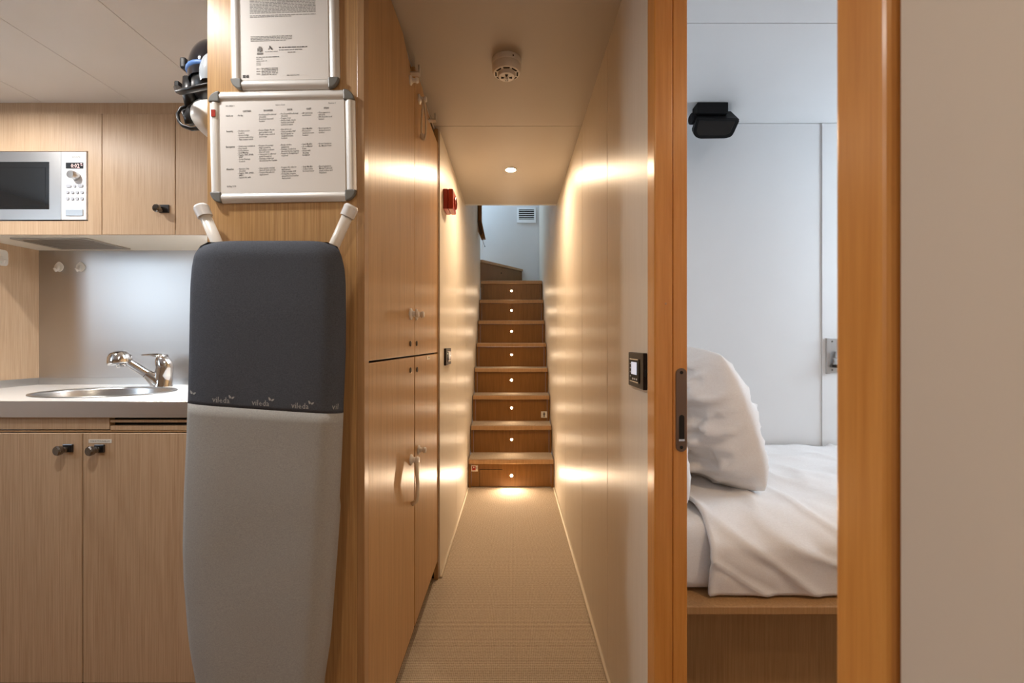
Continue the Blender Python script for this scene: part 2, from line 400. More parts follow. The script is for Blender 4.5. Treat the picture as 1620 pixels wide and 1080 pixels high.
# ------------------------------------------------------------------ staircase
N, Y1, RUN, RISE = 8, 3.283, 0.1853, 0.2097
st = thing('staircase', (0, Y1, 0), 'narrow oak staircase with carpeted treads climbing to a landing', 'staircase')
xa, xb = XL + 0.004, XR - 0.004
for k in range(1, N + 1):
    yn = Y1 + (k - 1) * RUN; zt = RISE * k; yr = yn + 0.022
    depth = RUN + 0.03 if k < N else YB - yn - 0.003
    inset = 0.012 if k < 6 else 0.004
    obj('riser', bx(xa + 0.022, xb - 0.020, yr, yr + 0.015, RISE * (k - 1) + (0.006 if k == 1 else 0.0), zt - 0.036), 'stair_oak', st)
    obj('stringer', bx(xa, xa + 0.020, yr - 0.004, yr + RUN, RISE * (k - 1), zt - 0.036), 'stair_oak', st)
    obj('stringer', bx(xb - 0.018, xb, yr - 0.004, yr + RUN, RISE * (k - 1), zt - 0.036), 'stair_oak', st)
    tr = obj('tread', bx(xa + 0.0015, xb - 0.0015, yn, yn + depth, zt - 0.035, zt - 0.004, bev=0.003), 'nosing_oak', st)
    obj('tread_carpet', bx(xa + 0.004, xb - 0.004, yn + 0.012, yn + depth, zt - 0.0045, zt), 'carpet', tr)
# winder step turning left on the landing
zt, zb = RISE * 9, RISE * 8
a, c = Vector((XL + 0.003, 4.575, 0)), Vector((0.107, YB - 0.004, 0))
dd = (c - a).normalized(); nn = Vector((-dd.y, dd.x, 0))
poly = [(a.x, a.y, zb), (c.x, c.y, zb), (-1.29, YB - 0.004, zb), (-1.29, 4.575, zb)]
obj('winder_riser', prism(B(), poly, (0, 0, RISE - 0.03)), 'stair_oak', st)
off = -nn * -0.0
e = Vector((dd.y, -dd.x, 0)) * 0.02
poly = [(a.x + 0.0, a.y - 0.004, zt - 0.029), (a.x + e.x, a.y + e.y, zt - 0.029), (c.x + e.x * 0.6, c.y - 0.002, zt - 0.029), (-1.29, c.y, zt - 0.029), (-1.29, a.y, zt - 0.029)]
wt = obj('winder_tread', prism(B(), poly, (0, 0, 0.025)), 'nosing_oak', st)
obj('winder_fastener', lathe(B(), [(0, 0.004), (0.008, 0.003), (0.008, 0)], (a + dd * 0.34 + Vector((0, 0, Z(432, 4.86)))) + e * 0.05, e, 12), 'void_dark', st)
# hatch outline and stickers on the risers
yr1 = Y1 + 0.022
obj('hatch_seam', box(bx(X(758.5, yr1), X(759.2, yr1), yr1 - 0.0008, yr1 + 0.001, 0.006, Z(742.4, yr1)), X(758.5, yr1), X(795, yr1), yr1 - 0.0008, yr1 + 0.001, Z(742.8, yr1), Z(742.0, yr1)), 'void_dark', st)
s = thing('fire_sticker', P(751, 745, yr1), 'small white sticker with a red square on the lowest stair riser', 'sticker')
obj('sheet', bx(X(745.5, yr1), X(756, yr1), yr1 - 0.0012, yr1 - 0.0002, Z(745.3, yr1), Z(736, yr1)), 'sticker_white', s)
obj('red_square', bx(X(747, yr1), X(752.5, yr1), yr1 - 0.002, yr1 - 0.0011, Z(743.6, yr1), Z(737, yr1)), 'red_plastic', s)
obj('symbol', lathe(B(), [(0, 0.0008), (0.0035, 0.0006), (0.0035, 0)], P(754, 740, yr1 - 0.0012), (0, -1, 0), 10), 'ink_grey', s)
obj('symbol', lathe(B(), [(0, 0.0008), (0.0055, 0.0006), (0.0055, 0)], P(749.5, 739, yr1 - 0.0019), (0, -1, 0), 10), 'sticker_white', s)
yr3 = Y1 + 2 * RUN + 0.022
s = thing('figure_sticker', P(861, 661, yr3), 'small white sticker with a black figure on the third stair riser', 'sticker')
obj('sheet', bx(X(856, yr3), X(865.5, yr3), yr3 - 0.0012, yr3 - 0.0002, Z(660.5, yr3), Z(650.5, yr3)), 'sticker_white', s)
fg = lathe(B(), [(0, 0.0008), (0.0045, 0.0006), (0.0045, 0)], P(860.8, 652.6, yr3 - 0.0012), (0, -1, 0), 10)
box(fg, X(860, yr3), X(861.6, yr3), yr3 - 0.002, yr3 - 0.001, Z(659.5, yr3), Z(653, yr3)); box(fg, X(859, yr3), X(862.6, yr3), yr3 - 0.002, yr3 - 0.001, Z(655.4, yr3), Z(654, yr3))
obj('symbol', fg, 'ink', s)
# step lights
ORD = ['lowest', 'second', 'third', 'fourth', 'fifth', 'sixth', 'seventh', 'topmost']
for k, py in zip(range(1, 9), (752, 695, 645, 601, 561, 524, 491, 460)):
    y = Y1 + (k - 1) * RUN + 0.022; p = P(809.3, py, y)
    lab = 'tiny round warm step light in the %s stair riser' % ORD[k - 1] + ('' if k in (1, 8) else ' counted from the floor')
    s = thing('step_light', p, lab, 'step light', 'step lights in the stair risers')
    obj('bezel', lathe(B(), [(0.0076, 0.0), (0.0125, 0.0), (0.0125, 0.002), (0.0076, 0.003), (0.0076, 0.0)], p, (0, -1, 0), 20), 'chrome', s, smooth=False)
    obj('lens', lathe(B(), [(0, 0.0035), (0.005, 0.003), (0.0074, 0.001), (0.0074, 0.0)], p, (0, -1, 0), 16), 'lamp_step_low' if k == 1 else 'lamp_step', s)
# wooden handrail board at the top of the left wall, with a loose cord
y = 4.22
poly = [P(752.8, 200, y), P(761.5, 200, y), P(762.0, 349, y), P(768.0, 377, y), P(761.5, 378, y), P(756.5, 366, y), P(752.8, 348, y)]
hr = thing('handrail_board', P(760, 378, y), 'dark wooden handrail board with a black slot at the top of the stairs', 'handrail')
for q in poly: q.x = max(q.x, XL + 0.002)
obj('board', prism(B(), poly, (0, 0.05, 0), bev=0.002), 'stair_oak', hr)
obj('edge_strip', prism(B(), [P(755.4, 200, y - 0.004), P(756.6, 200, y - 0.004), P(756.6, 349, y - 0.004), P(762, 371, y - 0.004), P(760.6, 372, y - 0.004), P(755.4, 350, y - 0.004)], (0, 0.003, 0)), 'black_plastic', hr)
obj('slot', prism(B(), [P(758.2, 349, y - 0.004), P(759.2, 348, y - 0.004), P(763.6, 369, y - 0.004), P(762.4, 369.6, y - 0.004)], (0, 0.003, 0)), 'black_plastic', hr)
s = thing('loose_cord', P(764, 405, y), 'thin loose cord hanging below the dark handrail board', 'cord')
obj('cord', tube(B(), [P(762.5, 377, y + 0.01), P(764.5, 383, y + 0.01), P(767, 389.5, y + 0.01)], 0.0018, 6), 'black_plastic', s)
obj('cord_end', lathe(B(), [(0, 0.006), (0.005, 0.004), (0.005, -0.004), (0, -0.006)], P(767, 389.5, y + 0.01), (0, 0, 1), 10), 'black_plastic', s)
obj('white_tie', tube(B(), [P(765.6, 376, y + 0.01), P(765.4, 383.5, y + 0.01)], 0.0022, 6), 'white_plastic', s)
obj('white_tie', tube(B(), [P(763.6, 383, y + 0.01), P(763.5, 400, y + 0.01)], 0.0014, 6), 'white_plastic', s)
# air vent high on the stairwell wall
yv = YB - 0.012
s = thing('wall_vent', P(833, 353, YB), 'white louvred air vent high on the stairwell wall', 'vent')
vx0, vx1, vz0, vz1 = X(818, YB), X(847.5, YB), Z(352.6, YB), Z(328.5, YB)
ix0, ix1, iz0, iz1 = X(820.8, YB), X(845, YB), Z(347.8, YB), Z(331.4, YB)
fr = B(); box(fr, vx0, ix0, yv, YB, vz0, vz1); box(fr, ix1, vx1, yv, YB, vz0, vz1); box(fr, ix0, ix1, yv, YB, vz0, iz0); box(fr, ix0, ix1, yv, YB, iz1, vz1)
obj('frame', fr, 'micro_white', s)
obj('duct', bx(ix0, ix1, YB - 0.003, YB - 0.001, iz0, iz1), 'void_dark', s)
for k in range(5):
    z = iz0 + (iz1 - iz0) * (k + 0.5) / 5
    obj('slat', prism(B(), [(ix0, yv + 0.001, z - 0.005), (ix0, yv + 0.001, z + 0.003), (ix0, yv + 0.004, z + 0.004), (ix0, yv + 0.004, z - 0.004)], (ix1 - ix0, 0, 0)), 'micro_white', s)

# ------------------------------------------------------------------ corridor fittings
def downlight(name, p, r, lens, label, ring='chrome', group=None):
    s = thing(name, p, label, 'ceiling light', group)
    obj('rim', lathe(B(), [(r, 0.0), (r * 1.3, 0.0), (r * 1.3, 0.003), (r, 0.006), (r, 0.0)], p, (0, 0, -1), 28), ring, s)
    obj('lens', lathe(B(), [(0, 0.003), (r * 0.97, 0.003), (r * 0.97, 0.0)], p, (0, 0, -1), 24), lens, s)
    return s
downlight('ceiling_downlight', (-0.010, 2.49, ZC), 0.026, 'lamp_corridor', 'small round recessed downlight glowing in the corridor ceiling')
downlight('ceiling_downlight', (-1.92, 1.38, ZC), 0.032, 'lamp_galley', 'recessed ceiling downlight above the galley sink')
downlight('ceiling_downlight', (-0.95, 0.78, ZC), 0.032, 'lamp_galley_near', 'recessed ceiling downlight in the galley beside the locker column')
downlight('ceiling_downlight', (-0.40, -0.15, ZC), 0.032, 'lamp_fill', 'added unseen ceiling downlight near the camera, brightening the doorway jamb')  # fill lamp out of view, added and tinted warm to brighten the jamb
downlight('ceiling_downlight', (1.05, 0.22, ZC), 0.034, 'lamp_bed', 'recessed ceiling downlight in the sleeping cabin before the bunk')
# smoke detector
p = Vector((X(801.5, 1.53), 1.53, ZC))
s = thing('smoke_detector', p, 'white round smoke detector on the corridor ceiling', 'smoke detector')
smooth_by_angle(obj('base', lathe(B(), [(0.0485, 0), (0.0495, 0.004), (0.0495, 0.017), (0.048, 0.0195), (0, 0.0195)], p, (0, 0, -1), 40), 'white_plastic', s), 0.5)
smooth_by_angle(obj('housing', lathe(B(), [(0.0475, 0.0195), (0.0485, 0.022), (0.0480, 0.038), (0.0440, 0.046), (0.036, 0.0475), (0.0, 0.0475)], p, (0, 0, -1), 40), 'white_plastic', s), 0.5)
hub = smooth_by_angle(obj('sensor_dome', lathe(B(), [(0.030, 0.0475), (0.030, 0.052), (0.027, 0.058), (0.0, 0.060)], p, (0, 0, -1), 32), 'white_plastic', s), 0.5)
for k in range(8):
    a = PI / 2 + k * PI / 4
    q = p + Vector((math.cos(a) * 0.036, math.sin(a) * 0.036, -0.0472)); tdir = Vector((-math.sin(a), math.cos(a), 0)); rd = Vector((math.cos(a), math.sin(a), 0))
    obj('slot', prism(B(), [q - tdir * 0.010 - rd * 0.0025, q + tdir * 0.010 - rd * 0.0025, q + tdir * 0.011 + rd * 0.0025, q - tdir * 0.011 + rd * 0.0025], (0, 0, -0.0012)), 'void_dark', s)
    q = p + Vector((0, 0, -0.0594)); r0, r1 = 0.008, 0.019
    e0 = [q + Vector((math.cos(a + da) * rr, math.sin(a + da) * rr, 0)) for rr, da in ((r0, -0.2), (r0, 0.2), (r1, 0.28), (r1, -0.28))]
    if k % 2 == 0: obj('opening', prism(B(), e0, (0, 0, -0.0012)), 'void_dark', hub)
obj('tip', lathe(B(), [(0.005, 0.059), (0.005, 0.066), (0.003, 0.068), (0, 0.068)], p, (0, 0, -1), 14), 'micro_white', hub)
obj('indicator', lathe(B(), [(0.0025, 0), (0.0025, 0.001), (0, 0.001)], p + Vector((0.022, -0.0445, -0.012)), (0.45, -0.9, 0), 10), 'void_dark', s)
# red alarm box
ya, yb_ = 2.13, 2.24
xa_ = XL; xp = X(717, ya)
s = thing('alarm_box', (XL, 2.18, Z(332, ya)), 'red fire alarm call box on the white corridor wall', 'alarm box')
za, zb = Z(298, ya), Z(328.5, ya)
obj('back_box', bx(XL, XL + 0.022, ya, yb_ - 0.003, zb - 0.004, za, bev=0.003), 'red_plastic', s)
obj('front_cover', bx(XL + 0.0225, xp, ya + 0.001, yb_, zb - 0.004, za + 0.001, bev=0.005), 'red_plastic', s)
obj('press_ring', lathe(B(), [(0.026, 0), (0.030, 0.0), (0.030, 0.006), (0.026, 0.008), (0.026, 0)], (xp, (ya + yb_) / 2 + 0.01, (za + zb) / 2 - 0.005), (1, 0, 0), 24), 'red_plastic', s)
obj('press_plate', lathe(B(), [(0.0255, 0), (0.0255, 0.0025), (0, 0.0025)], (xp, (ya + yb_) / 2 + 0.01, (za + zb) / 2 - 0.005), (1, 0, 0), 24), 'black_plastic', s)
# light switch on the left corridor wall
ya, yb_ = 2.155, 2.33
s = thing('light_switch', (XL, 2.24, Z(578, 2.2)), 'black wall switch plate on the white wall beside the tall locker', 'switch')
z0, z1 = Z(578, 2.16), Z(551, 2.16)
obj('plate', bx(XL, XL + 0.010, ya, yb_, z0, z1, bev=0.002), 'switch_brown', s)
obj('surround', bx(XL + 0.0095, XL + 0.012, ya + 0.045, yb_ - 0.03, z0 + 0.014, z1 - 0.014, bev=0.001), 'dark_metal', s)
obj('rocker', bx(XL + 0.0115, XL + 0.014, ya + 0.06, yb_ - 0.05, z0 + 0.024, z1 - 0.018, bev=0.001), 'black_plastic', s)
obj('status_lamp', bx(XL + 0.0118, XL + 0.0145, ya + 0.06, yb_ - 0.05, z0 + 0.0165, z0 + 0.0215), 'sticker_white', s)
# thermostat on the right corridor wall
ya, yb_ = 1.018, 1.148
s = thing('thermostat', (XR, 1.08, Z(617, 1.02)), 'dark brown thermostat plate with lit screen beside the cabin doorway', 'thermostat')
z0, z1 = Z(613, 1.08), Z(557.5, 1.08)
obj('plate', bx(XR - 0.010, XR, ya, yb_, z0, z1, bev=0.002), 'switch_brown', s)
obj('bezel', bx(XR - 0.0115, XR - 0.0095, ya + 0.030, yb_ - 0.018, z0 + 0.012, z1 - 0.016, bev=0.0006), 'matte_black', s)
obj('screen', bx(XR - 0.0125, XR - 0.0114, ya + 0.048, yb_ - 0.036, z0 + 0.031, z1 - 0.023), 'lcd_blue', s)
for z in (z0 + 0.0125, z1 - 0.0175):
    obj('trim_strip', bx(XR - 0.0125, XR - 0.0114, ya + 0.034, yb_ - 0.022, z, z + 0.0025), 'chrome', s)
for k in range(4):
    obj('button', bx(XR - 0.0128, XR - 0.0114, yb_ - 0.030, yb_ - 0.026, z0 + 0.024 + k * 0.010, z0 + 0.027 + k * 0.010), 'button_grey', s)
for k in range(3):
    obj('button', bx(XR - 0.0128, XR - 0.0114, ya + 0.044 + k * 0.016, ya + 0.050 + k * 0.016, z0 + 0.0185, z0 + 0.0225), 'button_grey', s)
obj('side_knob', bx(XR - 0.007, XR - 0.003, ya - 0.003, ya + 0.001, z0 + 0.03, z0 + 0.045), 'black_plastic', s)

# ------------------------------------------------------------------ tall locker with the end panel that carries the frames
XD, YC = -0.333, 1.02
lk = thing('tall_locker', (-0.51, 1.52, ZG), 'tall oak locker with four flush doors along the corridor', 'locker')
bd = B(); box(bd, KX1, -0.362, YC + 0.0, 2.022, ZG, ZC - 0.003); box(bd, -0.362, -0.348, YC, 2.022, 0.082, ZC - 0.003)
obj('body', bd, 'oak', lk)
obj('corner_post', bx(-0.349, XD + 0.001, YC - 0.0005, 1.052, ZG, ZC - 0.003, bev=0.0015), 'nosing_oak', lk)
obj('end_post', bx(-0.349, XD + 0.002, 2.016, 2.0285, 0.0, ZC - 0.003), 'oak', lk)
obj('toe_kick', bx(-0.364, -0.3615, YC + 0.03, 2.016, 0.0, 0.083), 'void_dark', lk)
ym, zs = 1.547, 1.005
obj('shadow_gap', bx(-0.350, -0.3475, 1.053, 2.015, 0.084, 1.99), 'void_dark', lk)
def door(y0, y1, z0, z1, cut=None):
    if cut: poly = [(XD - 0.014, y0, z0), (XD - 0.014, y1, z0), (XD - 0.014, y1, z1 - cut[1]), (XD - 0.014, y1 - cut[2], z1 - cut[1]), (XD - 0.014, y1 - cut[0], z1), (XD - 0.014, y0, z1)]
    else: poly = [(XD - 0.014, y0, z0), (XD - 0.014, y1, z0), (XD - 0.014, y1, z1), (XD - 0.014, y0, z1)]
    return obj('door', prism(B(), poly, (0.014, 0, 0), bev=0.001, seg=1), 'oak', lk)
dU1 = door(1.0535, ym - 0.0015, zs + 0.003, 1.990, (0.165, 0.058, 0.03))
dU2 = door(ym + 0.0015, 2.014, zs + 0.003, 1.990, (0.34, 0.055, 0.16))
dL1 = door(1.0535, ym - 0.006, 0.084, zs - 0.003)
dL2 = door(ym + 0.006, 2.014, 0.084, zs - 0.003)
def keyhole(d, px, py):
    D = -XD * FPX / (CX - px)
    obj('lock', lathe(B(), [(0.009, 0), (0.009, 0.003), (0.006, 0.004), (0, 0.004)], (XD, D, Z(py, D)), (1, 0, 0), 14), 'dark_metal', d)
keyhole(dU1, 648.8, 543.5); keyhole(dU2, 658.6, 543); keyhole(dL1, 648.8, 585.5); keyhole(dL2, 659.3, 584.5)
def knob(d, px, py, rr=0.016):
    D = -XD * FPX / (CX - px); o = (XD, D, Z(py, D))
    k = smooth_by_angle(obj('knob', lathe(B(), [(rr, 0), (rr, 0.004), (rr * 0.55, 0.008), (rr * 0.45, 0.016), (rr * 0.62, 0.022), (rr * 0.5, 0.028), (0, 0.029)], o, (1, 0, 0), 20), 'white_plastic', d), 0.6)
    return Vector(o)
knob(dU1, 649.0, 496.5, 0.019); knob(dU2, 658.0, 497.5, 0.019); knob(dL2, 661.5, 711.5, 0.017)
kt = knob(dU1, 648.5, 127, 0.015); kr = knob(dU2, 662.5, 157, 0.017); kl = knob(dL1, 649.5, 727, 0.018)
def rope_loop(d, top, zlow, w_, px_shift=0.0):
    x = XD + 0.018; n = 26; pts = []
    for k in range(n + 1):
        a = 2 * PI * k / n - PI / 2
        f = (math.sin(a) + 1) / 2
        pts.append((x + w_ * math.cos(a) * (0.30 + 0.70 * (1 - f)), top.y - 0.004, zlow + (top.z - zlow) * f))
    return pts
obj('rope_handle', tube(B(), rope_loop(dU2, kr, Z(222, kr.y), 0.011, 0.0), 0.0036, 8), 'rope', dU2, smooth=True)
obj('rope_knot', lathe(B(), [(0, 0.012), (0.008, 0.008), (0.009, 0), (0.007, -0.008), (0, -0.012)], (XD + 0.012, kr.y, Z(216, kr.y)), (0, 0, 1), 12), 'rope', dU2, smooth=True)
D = kl.y
hp = [(XD + 0.020, D, kl.z), (XD + 0.023, D - 0.01, kl.z - 0.035), (XD + 0.026, D - 0.012, kl.z - 0.075), (XD + 0.023, D - 0.004, kl.z - 0.115), (XD + 0.020, D + 0.002, kl.z - 0.135), (XD + 0.004, D + 0.004, kl.z - 0.145)]
obj('rope_handle', tube(B(), hp, [0.007, 0.0065, 0.006, 0.006, 0.0065, 0.008], 10), 'rope', dL1, smooth=True)
for D, py, d in ((1.49, 116, dU1), (1.80, 190, dU2)):
    z = Z(py, D)
    br = B(); box(br, XD - 0.012, XD + 0.030, D - 0.012, D + 0.012, z - 0.004, z); box(br, XD + 0.026, XD + 0.030, D - 0.012, D + 0.012, z, z + 0.022)
    obj('catch_bracket', br, 'steel_satin', lk)
D = -XD * FPX / (CX - 677.5)
stk = obj('sticker', bx(XD - 0.001, XD + 0.001, D - 0.035, D + 0.035, Z(568.5, D), Z(562.5, D)), 'ivory_plastic', dL2)
obj('sticker_mark', bx(XD, XD + 0.0016, D + 0.006, D + 0.016, Z(566.5, D), Z(564, D)), 'ink', dL2)

# ------------------------------------------------------------------ frames on the end panel
YP = YC - 0.0005
def snap_frame(name, px0, px1, py0, py1, label, rail=16.5):
    D = 1.006; k = D / FPX; rw = rail * k
    x0, x1, z0, z1 = X(px0, D), X(px1, D), Z(py1, D), Z(py0, D)
    s = thing(name, ((x0 + x1) / 2, YP, z0), label, 'poster frame')
    def rail_obj(a, c, horizontal):
        # rounded snap profile, half-oval section
        sec = [(-rw / 2 + rw * j / 8, 0.0095 * math.sin(PI * (0.12 + 0.76 * j / 8)) ) for j in range(9)]
        bm = B()
        pts = []
        for u_, h_ in [(-rw / 2, 0.0)] + sec + [(rw / 2, 0.0)]:
            pts.append((u_, h_))
        if horizontal: poly = [(a[0], YP - h_, a[1] + u_) for u_, h_ in pts]; vec = (c[0] - a[0], 0, 0)
        else: poly = [(a[0] + u_, YP - h_, a[1]) for u_, h_ in pts]; vec = (0, 0, c[1] - a[1])
        return smooth_by_angle(obj('rail', prism(bm, poly, vec), 'aluminium', s), 0.5)
    cw = rw * 1.05; h2 = rw / 2
    rail_obj((x0 + cw, z0 + h2), (x1 - cw, 0), True); rail_obj((x0 + cw, z1 - h2), (x1 - cw, 0), True)
    rail_obj((x0 + h2, z0 + cw), (0, z1 - cw), False); rail_obj((x1 - h2, z0 + cw), (0, z1 - cw), False)
    for sx_, sz_ in ((-1, -1), (1, -1), (-1, 1), (1, 1)):
        ox, oz = (x0 if sx_ < 0 else x1), (z0 if sz_ < 0 else z1)
        ix, iz = ox - sx_ * cw, oz - sz_ * cw
        n = 8; arc = [Vector((ix + sx_ * cw * math.cos(PI / 2 * j / n), YP, iz + sz_ * cw * math.sin(PI / 2 * j / n))) for j in range(n + 1)]
        obj('corner', prism(B(), [Vector((ix, YP, iz))] + arc, (0, -0.0105, 0), bev=0.0025, seg=2), 'corner_grey', s)
    obj('backing', bx(x0 + h2, x1 - h2, YP - 0.004, YP - 0.0002, z0 + h2, z1 - h2), 'ivory_plastic', s)
    pg = obj('page', bx(x0 + rw * 1.02, x1 - rw * 1.02, YP - 0.0062, YP - 0.0042, z0 + rw * 0.9, z1 - rw * 1.02), 'paper', s)
    return s, pg
YT = YP - 0.0066
sA, pg1 = snap_frame('document_frame', 362.5, 535, -100, 138, 'upright grey-cornered snap frame holding a printed letter, above the wider frame')
sB, pg2 = snap_frame('document_frame', 330, 562, 140, 317.5, 'wide grey-cornered snap frame holding the crew duty table, above the ironing board')
kk = YT / FPX
def T(px, py): return Vector(((px - CX) * kk, YT, CZ - (py - CY) * kk))
TB = B()
def put(body, px, py, h=3.0, bold=0.00005, align='LEFT', pitch=3.42, sx_=0.82):
    sz = h * 1.30 * kk
    add_text(TB, body, sz, T(px, py), (1, 0, 0.02), (-0.02, 0, 1), align, pitch * kk / sz, bold, sx_)
put('EX-CREW 1', 360, 167.3, 2.6); put('Station Guide', 446, 166.6, 2.6, 0.0, 'CENTER'); put('Revision 3', 534, 165.2, 2.6, 0.0, 'RIGHT')
for tx, px, py in (('CAPTAIN', 393, 176), ('ENGINEER', 427, 175.5), ('DECK', 461, 174.6), ('CHEF', 491, 174), ('STEW', 519, 173.4)):
    put(tx, px, py, 3.0, 0.00012, 'CENTER')
for tx, px, py in (('Harbour', 360, 183), ('Security', 360, 207.5), ('Emergency', 359, 232), ('Abandon', 359, 267.3)):
    put(tx, px, py, 3.0, 0.00012)
CELLS = [
 (377.5, 182.6, '- Bridge'),
 (410.5, 182.0, '- Pre-Depart/Pre-Arrival\n  Checklist\n- Foredeck lines and\n  fenders'),
 (445.0, 181.2, '- Pre-Depart/Pre-Arrival\n  Checklist\n- Prepare boat\n- Anchor/sails, winch\n  fenders and small\n  person in water'),
 (479.0, 180.6, '- Aft deck lines\n  and fenders'),
 (504.5, 180.2, '- Close guests to\n  safe area\n- Aft deck lines and\n  fenders'),
 (377.5, 207.0, '- Declare secure\n  location\n- Secure bridge\n- Contact authorities\n- Take muster watch'),
 (410.0, 206.4, '- Secure Engine Room\n  and contact crew\n- Disable main control\n  and bridge'),
 (445.0, 205.8, '- Shut all doors\n- Grab portable VHF\n- Escort guests to\n  declared secure\n  location'),
 (478.5, 205.2, '- Grab MedKit\n- Proceed to\n  declared secure\n  location'),
 (504.5, 204.8, '- Escort guests to\n  declared secure\n  location'),
 (377.0, 231.4, '- Crash stop ventilation\n- Stop vessel\n- Sound alarms\n- Send Mayday\n- Pagers, VHF, EPIRB,\n  SART\n- Order Damage\n  Control'),
 (409.5, 230.8, '- Prepare fire pumps\n- Align system to\n  immediate readiness\n- Shut off vents\n- Cut power to affected\n  areas if required\n- Damage control as\n  directed by the Captain'),
 (444.5, 230.2, '- Break out fire\n  equipment\n- Damage Control as\n  directed by the Captain\n- Ready for firefighting if\n  required'),
 (478.0, 229.8, '- Grab MedKit\n- Go to Muster\n  Point\n- Assist with\n  dressing\n  firefighter'),
 (504.0, 229.4, '- Escort Guests to\n  the Muster Point'),
 (377.0, 267.0, '- Abandon Ship\n  Checklist\n- Pagers, VHF, EPIRB,\n  SART\n- Launch life rafts'),
 (409.5, 266.4, '- Stop system running\n- Shut all inlets and sea\n- Prepare life rafts for\n  deployment'),
 (444.5, 265.8, '- Prepare life rafts for\n  deployment\n- Grab portable VHF\n- Forwards, prepare\n  armed/rescue boat for\n  deployment'),
 (478.0, 265.4, '- Grab MedKit\n- Collect extra\n  food and water'),
 (504.0, 265.0, '- Escort guests to\n  Muster Point and\n  check clothes and\n  lifejackets')]
for px, py, tx in CELLS: put(tx, px, py, 2.75)
put('18 May 2018', 359, 294.5, 2.7)
obj('printed_table', TB, 'ink', pg2, recalc=False)
k1 = 1.006 / FPX
obj('red_tag', bx(X(332.2, 1.0), X(338.5, 1.0), 1.0085, 1.0115, Z(178.8, 1.0), Z(168, 1.0)), 'red_plastic', sB)
# the letter: rows too fine to read are rows of small word marks
rnd = random.Random(3)
def word_rows(bm, px0, px1, py0, py1, pitch, h, slope=-0.018, last=1.0):
    py = py0
    while py <= py1 + 1e-6:
        px = px0; end = px1 if py + pitch <= py1 else px0 + (px1 - px0) * last
        while px < end:
            w_ = min(rnd.uniform(2.0, 7.5), end - px)
            yy = py + slope * (px - px0)
            q = [T(px, yy + h), T(px + w_, yy + h + slope * w_), T(px + w_, yy + slope * w_), T(px, yy)]
            bm.faces.new([bm.verts.new(v) for v in q]); px += w_ + rnd.uniform(0.7, 1.3)
        py += pitch
TB = B()
word_rows(TB, 397, 501, -60, 22.0, 2.35, 0.95); word_rows(TB, 397, 501, 23.8, 28, 2.3, 0.9, last=0.63)
word_rows(TB, 397.5, 463, 57, 64, 2.3, 0.95, last=0.85)
tag(obj('printed_rows', TB, 'ink_grey', pg1, recalc=False), kind='stuff')
TB = B()
word_rows(TB, 442, 487, 74.2, 74.3, 3, 1.3); word_rows(TB, 442, 479, 78.4, 78.5, 3, 0.9); word_rows(TB, 456, 468, 82.0, 82.1, 3, 1.0)
word_rows(TB, 406, 442, 89.5, 89.6, 3, 0.9); word_rows(TB, 406, 417, 92.4, 92.5, 3, 0.8); word_rows(TB, 406, 423, 95.6, 95.7, 3, 0.8)
word_rows(TB, 406, 413, 98.8, 103, 2.8, 0.7); word_rows(TB, 414, 440, 107.2, 117.2, 2.5, 0.9, last=0.9); word_rows(TB, 406, 412, 108, 118, 4, 0.8)
word_rows(TB, 420, 440, 81, 81.1, 3, 0.6); word_rows(TB, 454, 474, 118.6, 118.7, 3, 0.8); word_rows(TB, 384.3, 394, 118.0, 121.5, 1.5, 1.2)
tag(obj('printed_rows', TB, 'ink', pg1, recalc=False), kind='stuff')
cr = B()                                   # crest: shield, crown and side columns
q = [T(409.6, 75), T(414.4, 75), T(414.4, 79), T(413.4, 80.8), T(412, 81.6), T(410.6, 80.8), T(409.6, 79)]
prism(cr, q, (0, -0.0003, 0)); prism(cr, [T(410, 74.6), T(409.6, 73.2), T(411, 73.8), T(412, 72.6), T(413, 73.8), T(414.4, 73.2), T(414, 74.6)], (0, -0.0003, 0))
for a in (408.2, 415.0): prism(cr, [T(a, 81), T(a + 0.8, 81), T(a + 0.8, 75.4), T(a, 75.4)], (0, -0.0003, 0))
prism(cr, [T(407.4, 85.4), T(416.6, 85.2), T(416.6, 82.8), T(407.4, 83)], (0, -0.0003, 0))
obj('crest', cr, 'ink_grey', pg1)
mk = B(); prism(mk, [T(426.5, 72.6), T(428.4, 72.0), T(432.4, 77.4), T(430.2, 78.4), T(429.2, 77.2)], (0, -0.0003, 0)); prism(mk, [T(427.4, 74.2), T(427.9, 74.8), T(425.4, 78.2), T(424.8, 78.0)], (0, -0.0003, 0))
obj('letter_mark', mk, 'ink', pg1)

sA.rotation_euler = (0, -0.014, 0); sB.rotation_euler = (0, -0.018, 0)
# ------------------------------------------------------------------ ironing board leaning on the end panel
ib = thing('ironing_board', (X(410, 0.93), 0.93, ZG), 'ironing board with dark grey top and pale grey lower cover leaning on the column', 'ironing board')
OUT = [(378.5, 326, 518), (380.5, 318, 526), (386, 312.5, 533.5), (400, 307, 540), (420, 303.5, 544.5), (445, 301.6, 546.5), (500, 300, 546.5), (560, 299, 545.5), (640, 297, 541.5), (655, 296.3, 541),
       (720, 293.5, 538), (800, 290.2, 533.5), (870, 289, 529), (930, 290.5, 524.5), (1000, 296, 519.5), (1040, 300.5, 516), (1080, 308, 510), (1140, 318, 502), (1210, 329, 492), (1290, 345, 474), (1370, 368, 448), (1420, 390, 426), (1440, 402, 414)]
def outline(py):
    for (a, l0, r0), (c, l1, r1) in zip(OUT, OUT[1:]):
        if py <= c:
            f = (py - a) / (c - a); return l0 + (l1 - l0) * f, r0 + (r1 - r0) * f
    return OUT[-1][1:]
def board_D(py): return 0.950 - 0.035 * (py - 380) / 1060
